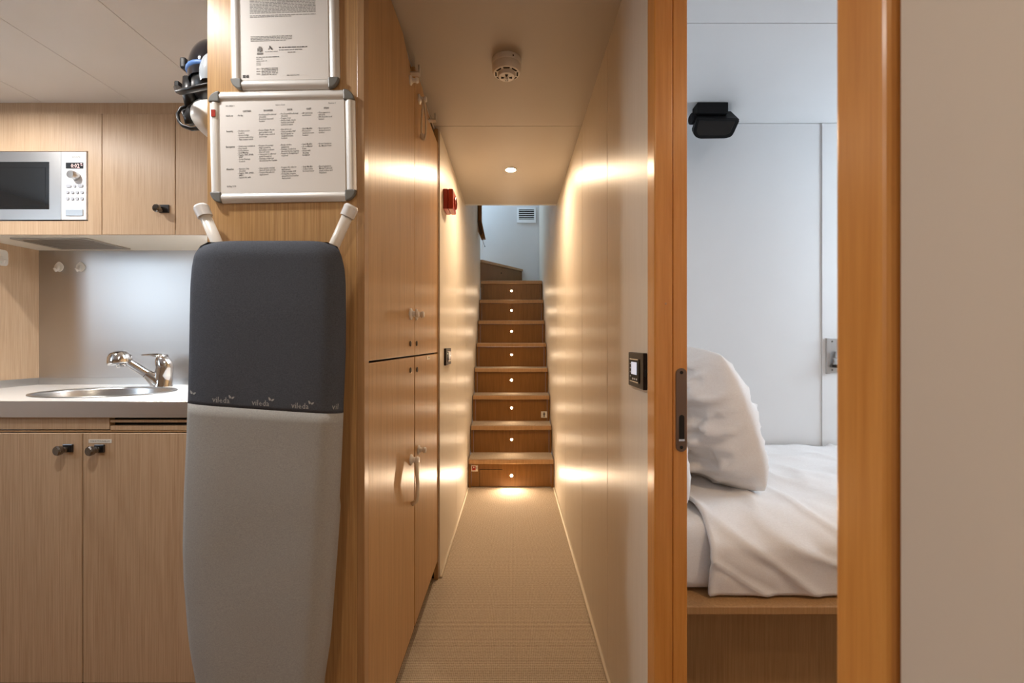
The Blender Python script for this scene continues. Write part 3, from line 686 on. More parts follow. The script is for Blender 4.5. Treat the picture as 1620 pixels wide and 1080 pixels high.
def board_pt(py, tt, sag=0.0):
    """tt in -1..1 across the board"""
    l, r = outline(py); D = board_D(py); k = D / FPX
    xl, xr = (l - CX) * k, (r - CX) * k; xm, hw = (xl + xr) / 2, (xr - xl) / 2
    a = max(-1.0, min(1.0, tt))
    x = xm + hw * a
    roll = 0.020 * abs(a) ** 7 + (0.006 * max(0.0, (a - 0.72) / 0.28) ** 1.2 if a > 0.72 else 0.0)
    topr = 0.014 * max(0.0, 1 - (py - 378.5) / 26.0) ** 2
    wv = 0.0012 * noise.noise(Vector((x * 9, 0, py * 0.012)))
    return Vector((x * (D + roll) / D, D + roll + topr + wv, Z(py, D)))
def seam(tt):  # the tilted border between dark and pale cloth
    return 648.0 + 8.4 * tt
def cover(name, py_a, py_b, mat, upper):
    nr, nc = 46, 41
    def fn(u, v):
        tt = math.sin(PI / 2 * (2 * u - 1)) if False else (2 * u - 1)
        tt = math.copysign(abs(tt) ** 0.8, tt)
        s_ = seam(tt)
        py = (py_a + (s_ - py_a) * v) if upper else (s_ + (py_b - s_) * v)
        return board_pt(py, tt)
    bm = grid(B(), fn, nc, nr)
    back = bmesh.ops.extrude_edge_only(bm, edges=[e for e in bm.edges if e.is_boundary])
    for v in [g_ for g_ in back['geom'] if isinstance(g_, bmesh.types.BMVert)]:
        if abs(v.co.z - 0) > -1:
            v.co.y = 0.976 if v.co.z > 0.7 else v.co.y + 0.022
            v.co.y = max(v.co.y, 0)
    return obj(name, bm, mat, ib, smooth=True)
cvD = cover('dark_cover', 378.5, 0, 'board_dark', True)
cvL = cover('pale_cover', 0, 1440, 'board_light', False)
bk = B(); pts = []
for py in [386 + 20 * j for j in range(51)]:
    l, r = outline(py); pts.append((l, r, py))
poly = [Vector((X(l + 12, board_D(py) + 0.024), board_D(py) + 0.024, Z(py, board_D(py)))) for l, r, py in pts] + [Vector((X(r - 12, board_D(py) + 0.024), board_D(py) + 0.024, Z(py, board_D(py)))) for l, r, py in reversed(pts)]
obj('board_plate', prism(bk, poly, (0, 0.003, 0)), 'steel_satin', ib)
for (a, c, e_) in (((319.5, 331), (347, 392), (430, 575)), ((554.5, 331), (527, 392), (444, 575))):
    p0, p1, p2 = P(*a, 0.990), P(*c, 0.990), P(*e_, 0.990)
    leg = obj('leg', tube(B(), [p0 + (p1 - p0) * 0.1, p1, p2], 0.0115, 16), 'white_plastic', ib, smooth=True)
    d_ = (p0 - p1).normalized()
    cp = tube(B(), [p0 - d_ * 0.018, p0 + d_ * 0.004, p0 + d_ * 0.0085], [0.0150, 0.0155, 0.0125], 18)
    smooth_by_angle(obj('foot_cap', cp, 'micro_white', leg), 0.6)
# the woven word and its two leaves, repeated along the border
def word_mark(px, py, body='vileda', tt0=None):
    D = board_D(py) - 0.0022; n_, tilt = B(), 0.068
    add_text(n_, body, 13.2 * D / FPX, (X(px, D), D, Z(py, D)), (1, 0, -tilt), (tilt, 0, 1), 'LEFT', 1.0, 0.0, 0.92)
    box_i = Vector((X(px + 11.6, D), D, Z(py - 9.6, D)))
    return n_, D
def leaves(bm, px, py, D):
    def lf(cx_, cy_, ang, L_, W_):
        pts_ = []
        for j in range(10):
            a = 2 * PI * j / 10; uu, vv = math.cos(a) * L_ / 2, math.sin(a) * W_ / 2 * (1 - 0.5 * math.cos(a))
            pts_.append(Vector((X(cx_ + uu * math.cos(ang) - vv * math.sin(ang), D), D, Z(cy_ + uu * math.sin(ang) + vv * math.cos(ang), D))))
        bm.faces.new([bm.verts.new(v) for v in pts_])
    lf(px - 2.6, py - 1.2, -2.05, 6.4, 3.0); lf(px + 2.6, py + 0.4, -0.55, 5.6, 2.8)
def cling(bm):   # lay the print onto the curved cloth
    for v in bm.verts:
        px, py = CX + v.co.x * FPX / v.co.y, CY - (v.co.z - CZ) * FPX / v.co.y
        l, r = outline(py); tt = (px - (l + r) / 2) / ((r - l) / 2)
        q = board_pt(py, tt); v.co.x *= (q.y - 0.0012) / v.co.y; v.co.y = q.y - 0.0012
for px, py, body, lx, ly in ((335.5, 636, 'vileda', 366, 628.5), (398, 640.6, 'vileda', 429, 632), (460.5, 645.2, 'vileda', 492, 637.5), (525, 648.6, 'vil', None, None)):
    wm, D = word_mark(px, py, body)
    if lx: leaves(wm, lx, ly, D)
    cling(wm)
    obj('word_mark', wm, 'logo_grey', cvD, recalc=False)
wm = B(); leaves(wm, 305, 622.5, board_D(640)); cling(wm)
obj('word_mark', wm, 'logo_grey', cvD, recalc=False)

# ------------------------------------------------------------------ helmets on the side of the locker
def ellipsoid(bm, c, rx, ry, rz, nu=28, nv=16, z_from=-1.0, z_to=1.0):
    t0, t1 = math.asin(max(-1, z_from)), math.asin(min(1, z_to))
    def fn(u, v):
        a = 2 * PI * u; b_ = t0 + (t1 - t0) * v
        return Vector((c[0] + rx * math.cos(a) * math.cos(b_), c[1] + ry * math.sin(a) * math.cos(b_), c[2] + rz * math.sin(b_)))
    grid(bm, fn, nu, nv, closed_u=True); return bm
Dh = 1.16
def H(px, py, dy=0.0): return P(px, py, Dh + dy)
c = H(341, 128); kh = Dh / FPX
s = thing('safety_helmet', (c.x, Dh, c.z - 0.05), 'glossy black safety helmet with a blue band hung on the side of the locker', 'helmet')
obj('shell', ellipsoid(B(), H(347, 127), 38 * kh, 0.078, 58 * kh, z_from=-0.25), 'black_gloss', s, smooth=True)
obj('side_shield', ellipsoid(B(), H(359, 138), 26 * kh, 0.085, 48 * kh, z_from=-0.3, z_to=0.7), 'visor_grey', s, smooth=True)
obj('blue_band', ellipsoid(B(), H(346, 127), 39.5 * kh, 0.080, 14 * kh, z_from=-0.55, z_to=0.45), 'blue_band', s, smooth=True)
def ring(c_, rx, ry, tilt, n=36, a0=0.0, a1=2 * PI):
    return [Vector((c_[0] + rx * math.cos(a0 + (a1 - a0) * k / n), c_[1] + ry * math.sin(a0 + (a1 - a0) * k / n), c_[2] + tilt * math.cos(a0 + (a1 - a0) * k / n))) for k in range(n + 1)]
obj('strap', tube(B(), [H(282, 139, -0.05), H(284, 146, -0.09), H(298, 142.5, -0.118), H(314, 139, -0.124), H(334, 135, -0.124), H(352, 133, -0.11)], 0.0095, 8, flat=0.55), 'black_plastic', s, smooth=True)
obj('buckle', bx(H(284, 0).x, H(291, 0).x, Dh - 0.02, Dh + 0.02, H(0, 147).z, H(0, 134).z, bev=0.003), 'black_plastic', s)
obj('side_clip', bx(H(297, 0).x, H(306, 0).x, Dh - 0.03, Dh + 0.01, H(0, 118).z, H(0, 101).z, bev=0.004), 'black_plastic', s)
obj('ear_seal', tube(B(), [H(301, 125, -0.02), H(301, 150, -0.02), H(303, 170, -0.02)], [0.016, 0.018, 0.014], 14), 'black_plastic', s, smooth=True)
obj('inner_lining', ellipsoid(B(), H(349, 146), 35 * kh, 0.072, 30 * kh), 'black_plastic', s, smooth=True)
c2 = H(353, 189)
s = thing('safety_helmet', (c2.x, Dh, c2.z - 0.05), 'white safety helmet with a black chin strap hung below the black one', 'helmet')
def peak(u, v):
    a = 2 * PI * u; b_ = -PI / 2 + PI * v
    x = 41 * kh * math.cos(a) * math.cos(b_); x *= 0.76 if x > 0 else 1.0; yy = 0.075 * math.sin(a) * math.cos(b_); z = 27 * kh * math.sin(b_)
    return Vector((c2.x + x, Dh + yy, c2.z + z + 0.35 * (-x - 0.07) * (1 if x < 0 else 0.4) * (1 if z < 0 else 0.35)))
obj('shell', grid(B(), peak, 32, 18, closed_u=True), 'white_plastic', s, smooth=True)
obj('brim_seal', tube(B(), [H(299, 196, -0.03), H(296, 185, -0.035), H(302, 172, -0.035), H(316, 162, -0.03), H(332, 157, -0.02), H(350, 156, 0)], 0.010, 10, flat=0.7), 'black_plastic', s, smooth=True)
obj('chin_strap', tube(B(), [H(300, 168, -0.02), H(286, 171, -0.03), H(281, 180, -0.03), H(283, 192, -0.03), H(289, 199, -0.03), H(303, 204, -0.03), H(316, 203, -0.02)], 0.0062, 8, flat=0.6), 'black_plastic', s, smooth=True)
obj('strap_pad', tube(B(), [H(291, 170, -0.01), H(297, 182, -0.01), H(304, 196, -0.01)], [0.008, 0.012, 0.008], 10), 'black_plastic', s, smooth=True)

# ------------------------------------------------------------------ galley: side panel, backsplash, counter
tag(obj('side_panel', bx(KX0 - 0.018, KX0, YU - 0.01, YS, 0.86, 1.477), 'galley_oak'), 'oak side panel closing the left end of the galley recess', 'panel')
tag(obj('backsplash', bx(KX0, KX1, YS, YS + 0.004, 0.885, 1.477), 'steel_splash'), 'brushed steel backsplash behind the sink', 'backsplash')
ZT = 0.857
ct = thing('counter', (-1.43, 1.8, 0.805), 'white galley worktop with a polished steel front edge', 'worktop')
SXc, SYc, SRX, SRY = -1.585, 1.775, 0.232, 0.175
bm = B()
rect = [bm.verts.new(p_) for p_ in ((KX0, YF + 0.006, ZT), (KX1, YF + 0.006, ZT), (KX1, YS - 0.004, ZT), (KX0, YS - 0.004, ZT))]
ell = [bm.verts.new((SXc + SRX * math.cos(2 * PI * k / 48), SYc + SRY * math.sin(2 * PI * k / 48), ZT)) for k in range(48)]
ed = [bm.edges.new((rect[i], rect[(i + 1) % 4])) for i in range(4)] + [bm.edges.new((ell[i], ell[(i + 1) % 48])) for i in range(48)]
bmesh.ops.triangle_fill(bm, edges=ed, use_beauty=True)
ex = bmesh.ops.extrude_face_region(bm, geom=list(bm.faces))
for v in [g_ for g_ in ex['geom'] if isinstance(g_, bmesh.types.BMVert)]: v.co.z -= 0.03
obj('worktop', bm, 'counter_white', ct)
obj('front_edge', bx(KX0, KX1, YF, YF + 0.006, 0.805, ZT + 0.0015, bev=0.001, seg=1), 'steel_edge', ct)
obj('upstand', bx(KX0, KX1, YS - 0.004, YS - 0.001, ZT, 0.889), 'steel_satin', ct)
obj('upstand', bx(KX0, KX0 + 0.003, YF + 0.01, YS - 0.004, ZT, 0.889), 'steel_satin', ct)
bm = B()
def basin(u, v):
    a = 2 * PI * u
    prof = [(1.055, 0.002), (1.045, 0.004), (1.0, 0.003), (0.985, -0.004), (0.96, -0.06), (0.88, -0.115), (0.70, -0.130), (0.0, -0.134)]
    i = min(int(v * (len(prof) - 1) + 1e-6), len(prof) - 1); r_, h_ = prof[i]
    return Vector((SXc + SRX * r_ * math.cos(a), SYc + SRY * r_ * math.sin(a), ZT + h_))
grid(bm, basin, 48, 8, closed_u=True)
snk = thing('sink', (SXc, SYc, ZT), 'oval stainless steel sink set into the white worktop', 'sink')
obj('basin', bm, 'steel_satin', snk, smooth=True)
obj('drain', lathe(B(), [(0.03, 0), (0.03, 0.004), (0.02, 0.004), (0, 0.002)], (SXc, SYc, ZT - 0.1335), (0, 0, 1), 20), 'chrome', snk)
# mixer tap
DT = 2.0
tp = thing('mixer_tap', P(257, 612, DT), 'chrome mixer tap with pull-out spray head behind the sink', 'tap')
base = P(256.5, 612, DT); base.z = ZT
body = B()
def ringpts(c_, rx, ry, n=20): return [Vector((c_[0] + rx * math.cos(2 * PI * k / n), c_[1] + ry * math.sin(2 * PI * k / n), c_[2])) for k in range(n)]
bp = [(0, 0.040, 0.033), (0.004, 0.040, 0.033), (0.010, 0.037, 0.031), (0.05, 0.0355, 0.030), (0.085, 0.0345, 0.029), (0.088, 0.034, 0.029)]
rings = [[body.verts.new(q) for q in ringpts((base.x + 0.012 * (h_ / 0.088), base.y, base.z + h_), rx, ry)] for h_, rx, ry in bp]
for a, c in zip(rings, rings[1:]):
    for k in range(20): body.faces.new((a[k], a[(k + 1) % 20], c[(k + 1) % 20], c[k]))
body.faces.new(rings[-1]); body.faces.new(rings[0][::-1])
smooth_by_angle(obj('body', body, 'chrome', tp), 0.6)
tipD = 1.93
s0, s1, s2 = P(252, 602, DT), P(232.5, 591, 1.98), P(200, 571, tipD + 0.01)
smooth_by_angle(obj('spout_socket', tube(B(), [s0 + Vector((0, 0, -0.008)), s0 + (s1 - s0) * 0.5 , s1], [0.034, 0.028, 0.0205], 20), 'chrome', tp), 0.6)
obj('joint_ring', tube(B(), [s1, s1 + (s2 - s1) * 0.03], 0.0198, 20), 'void_dark', tp, smooth=True)
smooth_by_angle(obj('spout', tube(B(), [s1 + (s2 - s1) * 0.03, s2], [0.0192, 0.0175], 20), 'chrome', tp), 0.6)
hc = P(189, 568.5, tipD)
hd = smooth_by_angle(obj('spray_head', lathe(B(), [(0, 0.037), (0.016, 0.0355), (0.030, 0.029), (0.0385, 0.016), (0.042, 0.0), (0.0435, -0.014), (0.041, -0.020), (0.024, -0.023), (0, -0.024)], hc, (-0.18, 0, 1), 28), 'chrome', tp), 0.7)
obj('neck', tube(B(), [hc + Vector((0.02, 0, 0.004)), s2 + Vector((-0.004, 0, 0.002)), s2 + (s1 - s2) * 0.08], [0.028, 0.0225, 0.018], 18), 'chrome', hd, smooth=True)
obj('nozzle', lathe(B(), [(0.020, -0.022), (0.019, -0.030), (0.014, -0.034), (0, -0.034)], hc + Vector((0.006, 0, 0)), (-0.18, 0, 1), 18), 'chrome', hd, smooth=True)
lv = B()
lc = Vector((base.x + 0.012, base.y, base.z + 0.089))
dome = [(0, 0.0345, 0.029), (0.012, 0.034, 0.0285), (0.026, 0.031, 0.026), (0.038, 0.025, 0.021), (0.046, 0.016, 0.014), (0.049, 0.006, 0.006)]
rings = [[lv.verts.new(q) for q in ringpts((lc.x - 0.010 * (h_ / 0.038), lc.y, lc.z + h_), rx, ry)] for h_, rx, ry in dome]
for a, c in zip(rings, rings[1:]):
    for k in range(20): lv.faces.new((a[k], a[(k + 1) % 20], c[(k + 1) % 20], c[k]))
lv.faces.new(rings[-1]); lv.faces.new(rings[0][::-1])
lev = smooth_by_angle(obj('lever_cap', lv, 'chrome', tp), 0.7)
pts = [P(262, 565.5, DT), P(252, 562.4, DT), P(240, 561.3, DT), P(226, 561.5, DT)]
bl = B(); rows = []
for q, wd, th in zip(pts, (0.021, 0.020, 0.018, 0.011), (0.014, 0.010, 0.006, 0.003)):
    rows.append([bl.verts.new(q + Vector((0, sy * wd, sz * th))) for sy, sz in ((-1, -0.3), (-0.6, 1), (0.6, 1), (1, -0.3), (0.5, -1), (-0.5, -1))])
for a, c in zip(rows, rows[1:]):
    for k in range(6): bl.faces.new((a[k], a[(k + 1) % 6], c[(k + 1) % 6], c[k]))
bl.faces.new(rows[0]); bl.faces.new(rows[-1])
obj('lever', bl, 'chrome', lev, smooth=True)

# lower cabinet
YD = 1.502
lc_ = thing('base_cabinet', (-1.43, 1.6, ZG), 'oak base cabinet with flush doors under the sink worktop', 'cabinet')
cb = B(); box(cb, KX0, KX1 - 0.003, YD + 0.014, YS, ZG, 0.72); 
obj('body', cb, 'galley_oak', lc_)
obj('shadow_gap', bx(KX0, KX1 - 0.004, YD + 0.010, YD + 0.013, ZG, 0.752), 'void_dark', lc_)
xs = X(172, YD)
obj('top_rail', bx(KX0, xs, YD + 0.002, YD + 0.03, 0.764, 0.804), 'galley_oak', lc_)
obj('rail_slat', bx(xs + 0.004, KX1 - 0.003, YD + 0.002, YD + 0.02, 0.7868, 0.7950), 'galley_oak', lc_)
obj('rail_slat', bx(xs + 0.004, KX1 - 0.003, YD + 0.002, YD + 0.02, 0.762, 0.7760), 'galley_oak', lc_)
obj('vent_shaft', bx(xs, KX1 - 0.003, YD + 0.024, YD + 0.03, 0.756, 0.804), 'void_dark', lc_)
obj('ledge', bx(KX0, KX1 - 0.003, YD + 0.0, YD + 0.03, 0.756, 0.7605), 'nosing_oak', lc_)
def latch(parent, px, py, D, flip=1):
    c_ = P(px, py, D); k = D / FPX
    obj('latch_plate', bx(c_.x - 5 * k, c_.x + 11 * k, D - 0.006, D, c_.z - 6 * k, c_.z + 7 * k, bev=0.002), 'dark_metal', parent)
    smooth_by_angle(obj('latch_knob', lathe(B(), [(0.010, 0.0), (0.010, 0.010), (0.0145, 0.014), (0.0160, 0.024), (0.0135, 0.028), (0, 0.0285)], (c_.x, D - 0.004, c_.z - 1 * k), (-0.25, -1, 0), 18), 'dark_chrome', parent), 0.5)
XD0 = [X(-98, YD), X(1.5, YD), X(135, YD), -1.0, KX1 - 0.002]
for i, (a, c) in enumerate(zip(XD0, XD0[1:])):
    d_ = obj('door', bx(a + 0.0016, c - 0.0016, YD - 0.010, YD + 0.009, ZG + 0.065, 0.753, bev=0.0012, seg=1), 'galley_oak', lc_)
    if i == 1: latch(d_, 106, 709, YD - 0.010)
    if i == 2: latch(d_, 156, 709.5, YD - 0.010)
obj('door', bx(KX0 + 0.002, XD0[0] - 0.0016, YD - 0.010, YD + 0.009, ZG + 0.065, 0.753, bev=0.0012, seg=1), 'galley_oak', lc_)
DS = YD - 0.0104
s = thing('door_sticker', P(158.5, 700, DS), 'thin white printed strip stuck above the latch of the base cabinet door', 'sticker')
obj('strip', bx(X(140.5, DS), X(177, DS), DS - 0.0008, DS, Z(700.4, DS), Z(694.6, DS)), 'sticker_white', s)
tb = add_text(B(), 'PUSH BUTTON IN BELOW', 4.0 * DS / FPX, (X(158.8, DS), DS - 0.0011, Z(699.0, DS)), RX, UZ, 'CENTER', 1.0, 0.0, 0.66)
obj('lettering', tb, 'ink', s, recalc=False)

# upper cabinets
ZU, ZD = 1.4775, 1.955
tag(obj('trim_1', bx(KX0, KX1, YU + 0.004, YU + 0.03, ZD + 0.002, ZC), 'galley_oak'), kind='structure')
ub = thing('wall_cabinet', (-1.9, 1.95, ZU), 'oak wall cabinet with the microwave built into it', 'cabinet')
MX0, MX1, MZ0, MZ1 = -2.145, X(139.5, YU), Z(349.5, YU), Z(239, YU)
U1, U2 = X(161, YU), X(277.3, YU)
fr = B(); box(fr, KX0, MX0, YU, YU + 0.018, ZU, ZD); box(fr, MX1, U1 - 0.0012, YU, YU + 0.018, ZU, ZD); box(fr, MX0, MX1, YU, YU + 0.018, MZ1, ZD); box(fr, MX0, MX1, YU, YU + 0.018, ZU, MZ0)
obj('front_frame', fr, 'galley_oak', ub)
cs = B(); box(cs, KX0, U1 - 0.001, YS - 0.01, YS, ZU + 0.02, ZC - 0.003); box(cs, KX0, U1 - 0.001, YU + 0.018, YS - 0.01, ZD - 0.01, ZD); box(cs, U1 - 0.014, U1 - 0.001, YU + 0.018, YS - 0.01, ZU + 0.02, ZD - 0.01)
obj('carcass', cs, 'galley_oak', ub)
def wall_cab(a, c, label, lp=None):
    o = thing('wall_cabinet', ((a + c) / 2, 1.95, ZU), label, 'cabinet')
    obj('carcass', bx(a + 0.001, c - 0.001, YU + 0.020, YS, ZU + 0.020, ZC - 0.003), 'galley_oak', o)
    d_ = obj('door', bx(a + 0.0014, c - 0.0014, YU, YU + 0.018, ZU, ZD, bev=0.001, seg=1), 'galley_oak', o)
    if lp: latch(d_, lp[0], lp[1], YU)
    return o
wall_cab(U1, U2, 'oak wall cabinet with one latched door right of the microwave', (257.5, 331))
wall_cab(U2, KX1 - 0.002, 'oak wall cabinet running behind the end panel', None)
us = thing('cabinet_underside', (-1.43, 1.95, ZU - 0.004), 'cream panel closing the underside of the wall cabinets', 'panel')
obj('panel', bx(KX0, KX1, YU + 0.003, YS, ZU - 0.002, ZU + 0.019), 'cream_panel', us)
ul = thing('under_cabinet_lamp', (-1.05, 1.93, ZU - 0.018), 'slim white lamp under the wall cabinet behind the ironing board', 'lamp')
obj('housing', bx(-1.27, -0.83, 1.905, 1.955, ZU - 0.014, ZU - 0.0022, bev=0.002), 'white_plastic', ul)
obj('diffuser', bx(-1.255, -0.845, 1.913, 1.947, ZU - 0.0175, ZU - 0.0142), 'lamp_under', ul)
# extractor grille
gz = ZU - 0.0022
g0, g1, gy0, gy1 = X(22, 1.86), X(205, 2.05) , 1.845, 2.055
gr = thing('extractor_grille', ((g0 + g1) / 2, 1.95, gz - 0.006), 'slatted metal extractor grille under the wall cabinet', 'grille')
fr = B(); box(fr, g0, g0 + 0.016, gy0, gy1, gz - 0.005, gz); box(fr, g1 - 0.016, g1, gy0, gy1, gz - 0.005, gz); box(fr, g0 + 0.016, g1 - 0.016, gy0, gy0 + 0.016, gz - 0.005, gz); box(fr, g0 + 0.016, g1 - 0.016, gy1 - 0.016, gy1, gz - 0.005, gz)
obj('frame', fr, 'vent_metal', gr)
obj('filter', bx(g0 + 0.016, g1 - 0.016, gy0 + 0.016, gy1 - 0.016, gz - 0.001, gz - 0.0004), 'void_dark', gr)
for k in range(9):
    y = gy0 + 0.016 + (gy1 - gy0 - 0.032) * (k + 0.5) / 9
    obj('slat', bx(g0 + 0.016, g1 - 0.016, y - 0.0055, y + 0.0045, gz - 0.0045, gz - 0.0012), 'vent_metal', gr)
# hooks
def hook(p, nrm, right, label, heart=True, size=0.021):
    s = thing('wall_hook', p, label, 'hook', 'white stick-on wall hooks')
    n_, r_ = Vector(nrm), Vector(right); pts_ = []
    if heart:
        for k in range(24):
            a = 2 * PI * k / 24
            pts_.append(Vector(p) + r_ * (size * (0.9 + 0.10 * math.cos(2 * a)) * math.cos(a) * (1 if math.sin(a) < 0 else 1 - 0.35 * math.sin(a) ** 2)) + Vector((0, 0, size * 1.1 * math.sin(a))))
    else:
        for k in range(24):
            a = 2 * PI * k / 24; ca, sa = math.cos(a), math.sin(a)
            pts_.append(Vector(p) + r_ * (size * 1.0 * math.copysign(abs(ca) ** 0.4, ca)) + Vector((0, 0, size * 1.15 * math.copysign(abs(sa) ** 0.4, sa))))
    obj('plate', prism(B(), pts_, n_ * 0.006, bev=0.0015, seg=1), 'white_plastic', s)
    q = Vector(p)
    hk = tube(B(), [q + Vector((0, 0, 0.004)) + n_ * 0.005, q + Vector((0, 0, -0.012)) + n_ * 0.009, q + Vector((0, 0, -0.020)) + n_ * 0.018, q + Vector((0, 0, -0.010)) + n_ * 0.026], [0.006, 0.0065, 0.006, 0.0045], 10)
    obj('prong', hk, 'white_plastic', s, smooth=True)
hook(P(94.5, 422, YS - 0.0005), (0, -1, 0), (1, 0, 0), 'white stick-on hook on the backsplash, nearer the side panel')
hook(P(128.5, 422, YS - 0.0005), (0, -1, 0), (1, 0, 0), 'white stick-on hook on the backsplash, nearer the tap')
hook((KX0 + 0.0005, 1.937, Z(407, 1.937)), (1, 0, 0), (0, 1, 0), 'square white stick-on hook on the oak side panel', False, 0.030)

# microwave
mw = thing('microwave', ((MX0 + MX1) / 2, 1.95, MZ0), 'built-in microwave with steel door and white control panel', 'microwave')
ym_ = YU - 0.004
mx0, mx1, mz0, mz1 = MX0 + 0.004, MX1 - 0.004, MZ0 + 0.004, MZ1 - 0.004
obj('housing', bx(mx0, mx1, YU + 0.012, YS - 0.02, mz0, mz1), 'black_plastic', mw)
xsp = X(98.3, YU)
gx1, gz0_, gz1_ = X(79.5, YU), Z(331.5, YU), Z(256.5, YU)
dr = B(); box(dr, mx0, xsp - 0.001, ym_, YU + 0.011, mz0, gz0_); box(dr, mx0, xsp - 0.001, ym_, YU + 0.011, gz1_, mz1); box(dr, gx1, xsp - 0.001, ym_, YU + 0.011, gz0_, gz1_); box(dr, mx0, mx0 + 0.05, ym_, YU + 0.011, gz0_, gz1_)
mdoor = obj('door', dr, 'steel_splash', mw)
obj('door_glass', bx(mx0 + 0.05, gx1, YU - 0.002, YU + 0.008, gz0_, gz1_), 'micro_glass', mdoor)
iw = B(); a0, a1, b0, b1 = mx0 + 0.075, gx1 - 0.018, gz0_ + 0.016, gz1_ - 0.022
box(iw, a1, a1 + 0.0008, YU - 0.0028, YU - 0.002, b0, b1); box(iw, a0, a1, YU - 0.0028, YU - 0.002, b0 - 0.0008, b0); box(iw, a0, a1, YU - 0.0028, YU - 0.002, b1, b1 + 0.0008)
obj('viewing_line', iw, 'dark_metal', mdoor)
cp = obj('control_panel', bx(xsp + 0.0005, mx1, ym_, YU + 0.011, mz0, mz1, bev=0.001, seg=1), 'micro_white', mw)
yq = ym_
disp = obj('display', bx(X(104.5, yq), X(131.7, yq), yq - 0.0012, yq, Z(266.6, yq), Z(257.2, yq)), 'micro_glass', cp)
obj('display_digits', add_text(B(), '0:02', 9.6 * yq / FPX, (X(112.6, yq), yq - 0.0017, Z(265.6, yq)), RX, UZ, 'LEFT', 1.0, 0.00012, 0.85), 'display_red', cp, recalc=False)
obj('display_symbol', bx(X(128.6, yq), X(130.8, yq), yq - 0.0018, yq - 0.0012, Z(262.2, yq), Z(261.2, yq)), 'display_red', cp)
obj('display_symbol', bx(X(128.0, yq), X(130.4, yq), yq - 0.0018, yq - 0.0012, Z(259.6, yq), Z(258.4, yq)), 'display_red', cp)
obj('maker_name', add_text(B(), 'BOSCH', 4.2 * yq / FPX, (X(114.6, yq), yq - 0.0006, Z(249.9, yq)), RX, UZ, 'LEFT', 1.0, 0.0001, 0.95), 'corner_grey', cp, recalc=False)
obj('maker_ring', lathe(B(), [(0.0028, 0), (0.0036, 0), (0.0036, 0.0006), (0.0028, 0.0006), (0.0028, 0)], P(110.5, 248.4, yq), (0, -1, 0), 18), 'button_grey', cp)
kd = smooth_by_angle(obj('dial', lathe(B(), [(0.0165, 0), (0.0160, 0.020), (0.0145, 0.024), (0, 0.0245)], P(120.5, 278.5, yq), (-0.1, -1, 0), 28), 'steel_satin', cp), 0.5)
for px, py, rx in [(109, 294, 4.4), (118.4, 294.2, 2.3), (127.6, 293.8, 4.4)] + [(107.2 + 7.6 * i, 304.2 + 10 * j, 2.7) for j in range(2) for i in range(4)]:
    k = yq / FPX; c_ = P(px, py, yq); pts_ = []
    for q in range(20):
        a = 2 * PI * q / 20; ry = 2.6
        ox = max(0.0, rx - ry)
        pts_.append(c_ + Vector(((math.copysign(ox, math.cos(a)) + min(rx, ry) * math.cos(a)) * k, 0, ry * math.sin(a) * k)))
    obj('button', prism(B(), pts_, (0, -0.003, 0), bev=0.0006, seg=1), 'button_grey', cp)
obj('door_release', bx(X(104.5, yq), X(132, yq), yq - 0.0030, yq, Z(341.5, yq), Z(331.4, yq), bev=0.001), 'steel_satin', cp)

# ------------------------------------------------------------------ sleeping cabin
bedt = thing('bed', (1.2, 1.55, ZG), 'built-in single bunk with an oak base and white mattress', 'bed')
zl = 0.413
obj('base_panel', bx(0.384, 2.28, 1.25, 1.265, ZG + 0.06, zl - 0.022), 'bed_oak', bedt)
obj('plinth', bx(0.384, 2.28, 1.29, 1.30, ZG, ZG + 0.06), 'void_dark', bedt)
obj('ledge_board', bx(0.383, 2.28, 1.100, 1.955, zl - 0.021, zl, bev=0.003), 'bed_oak', bedt)
mt = bx(0.386, 2.27, 1.150, 1.955, zl + 0.001, 0.598, bev=0.045, seg=5)
obj('mattress', mt, 'linen', bedt, smooth=True)
# duvet
prof = []
for k in range(30): prof.append((1.952 - (1.952 - 1.235) * k / 29, 0.606, 0.0))
for k in range(1, 15): a = PI / 2 * k / 14; prof.append((1.235 - 0.098 * math.sin(a), 0.606 - 0.085 * (1 - math.cos(a)), 0.0))
for k in range(1, 14): prof.append((1.137 + 0.004 * k / 13, 0.521 - (0.521 - 0.421) * k / 13, 0.0))
NP = len(prof)
def duvet(u, v):
    i = min(int(round(v * (NP - 1))), NP - 1); y, z, _ = prof[i]
    x = 0.490 + u * 1.75
    n1 = noise.noise(Vector((x * 4.5, y * 5, z * 6))); n2 = noise.noise(Vector((x * 13 + y * 9, y * 12 - x * 5, z * 14)))
    cr_ = 1 - abs(noise.noise(Vector((x * 7 + z * 11, y * 4 - z * 3, 3.1))))
    d_ = 0.007 * n1 + 0.005 * n2 + 0.013 * cr_ ** 7
    front = min(1.0, max(0.0, (i - 28) / 12))
    if u < 0.012: d_ += 0.004
    puff = 0.010 * front * math.sin(PI * min(1.0, max(0.0, (i - 30) / 26)))
    return Vector((x, y - (0.006 + abs(d_) * 0.9 + puff) * front, z + (0.006 + d_) * (1 - front)))
bm = grid(B(), duvet, 150, NP)
dv = obj('duvet', bm, 'linen', None, smooth=True)
sm = dv.modifiers.new('thickness', 'SOLIDIFY'); sm.thickness = 0.010; sm.offset = -1.0
tag(dv, 'white cotton cover spread over the bunk and hanging down its front', 'bedspread')
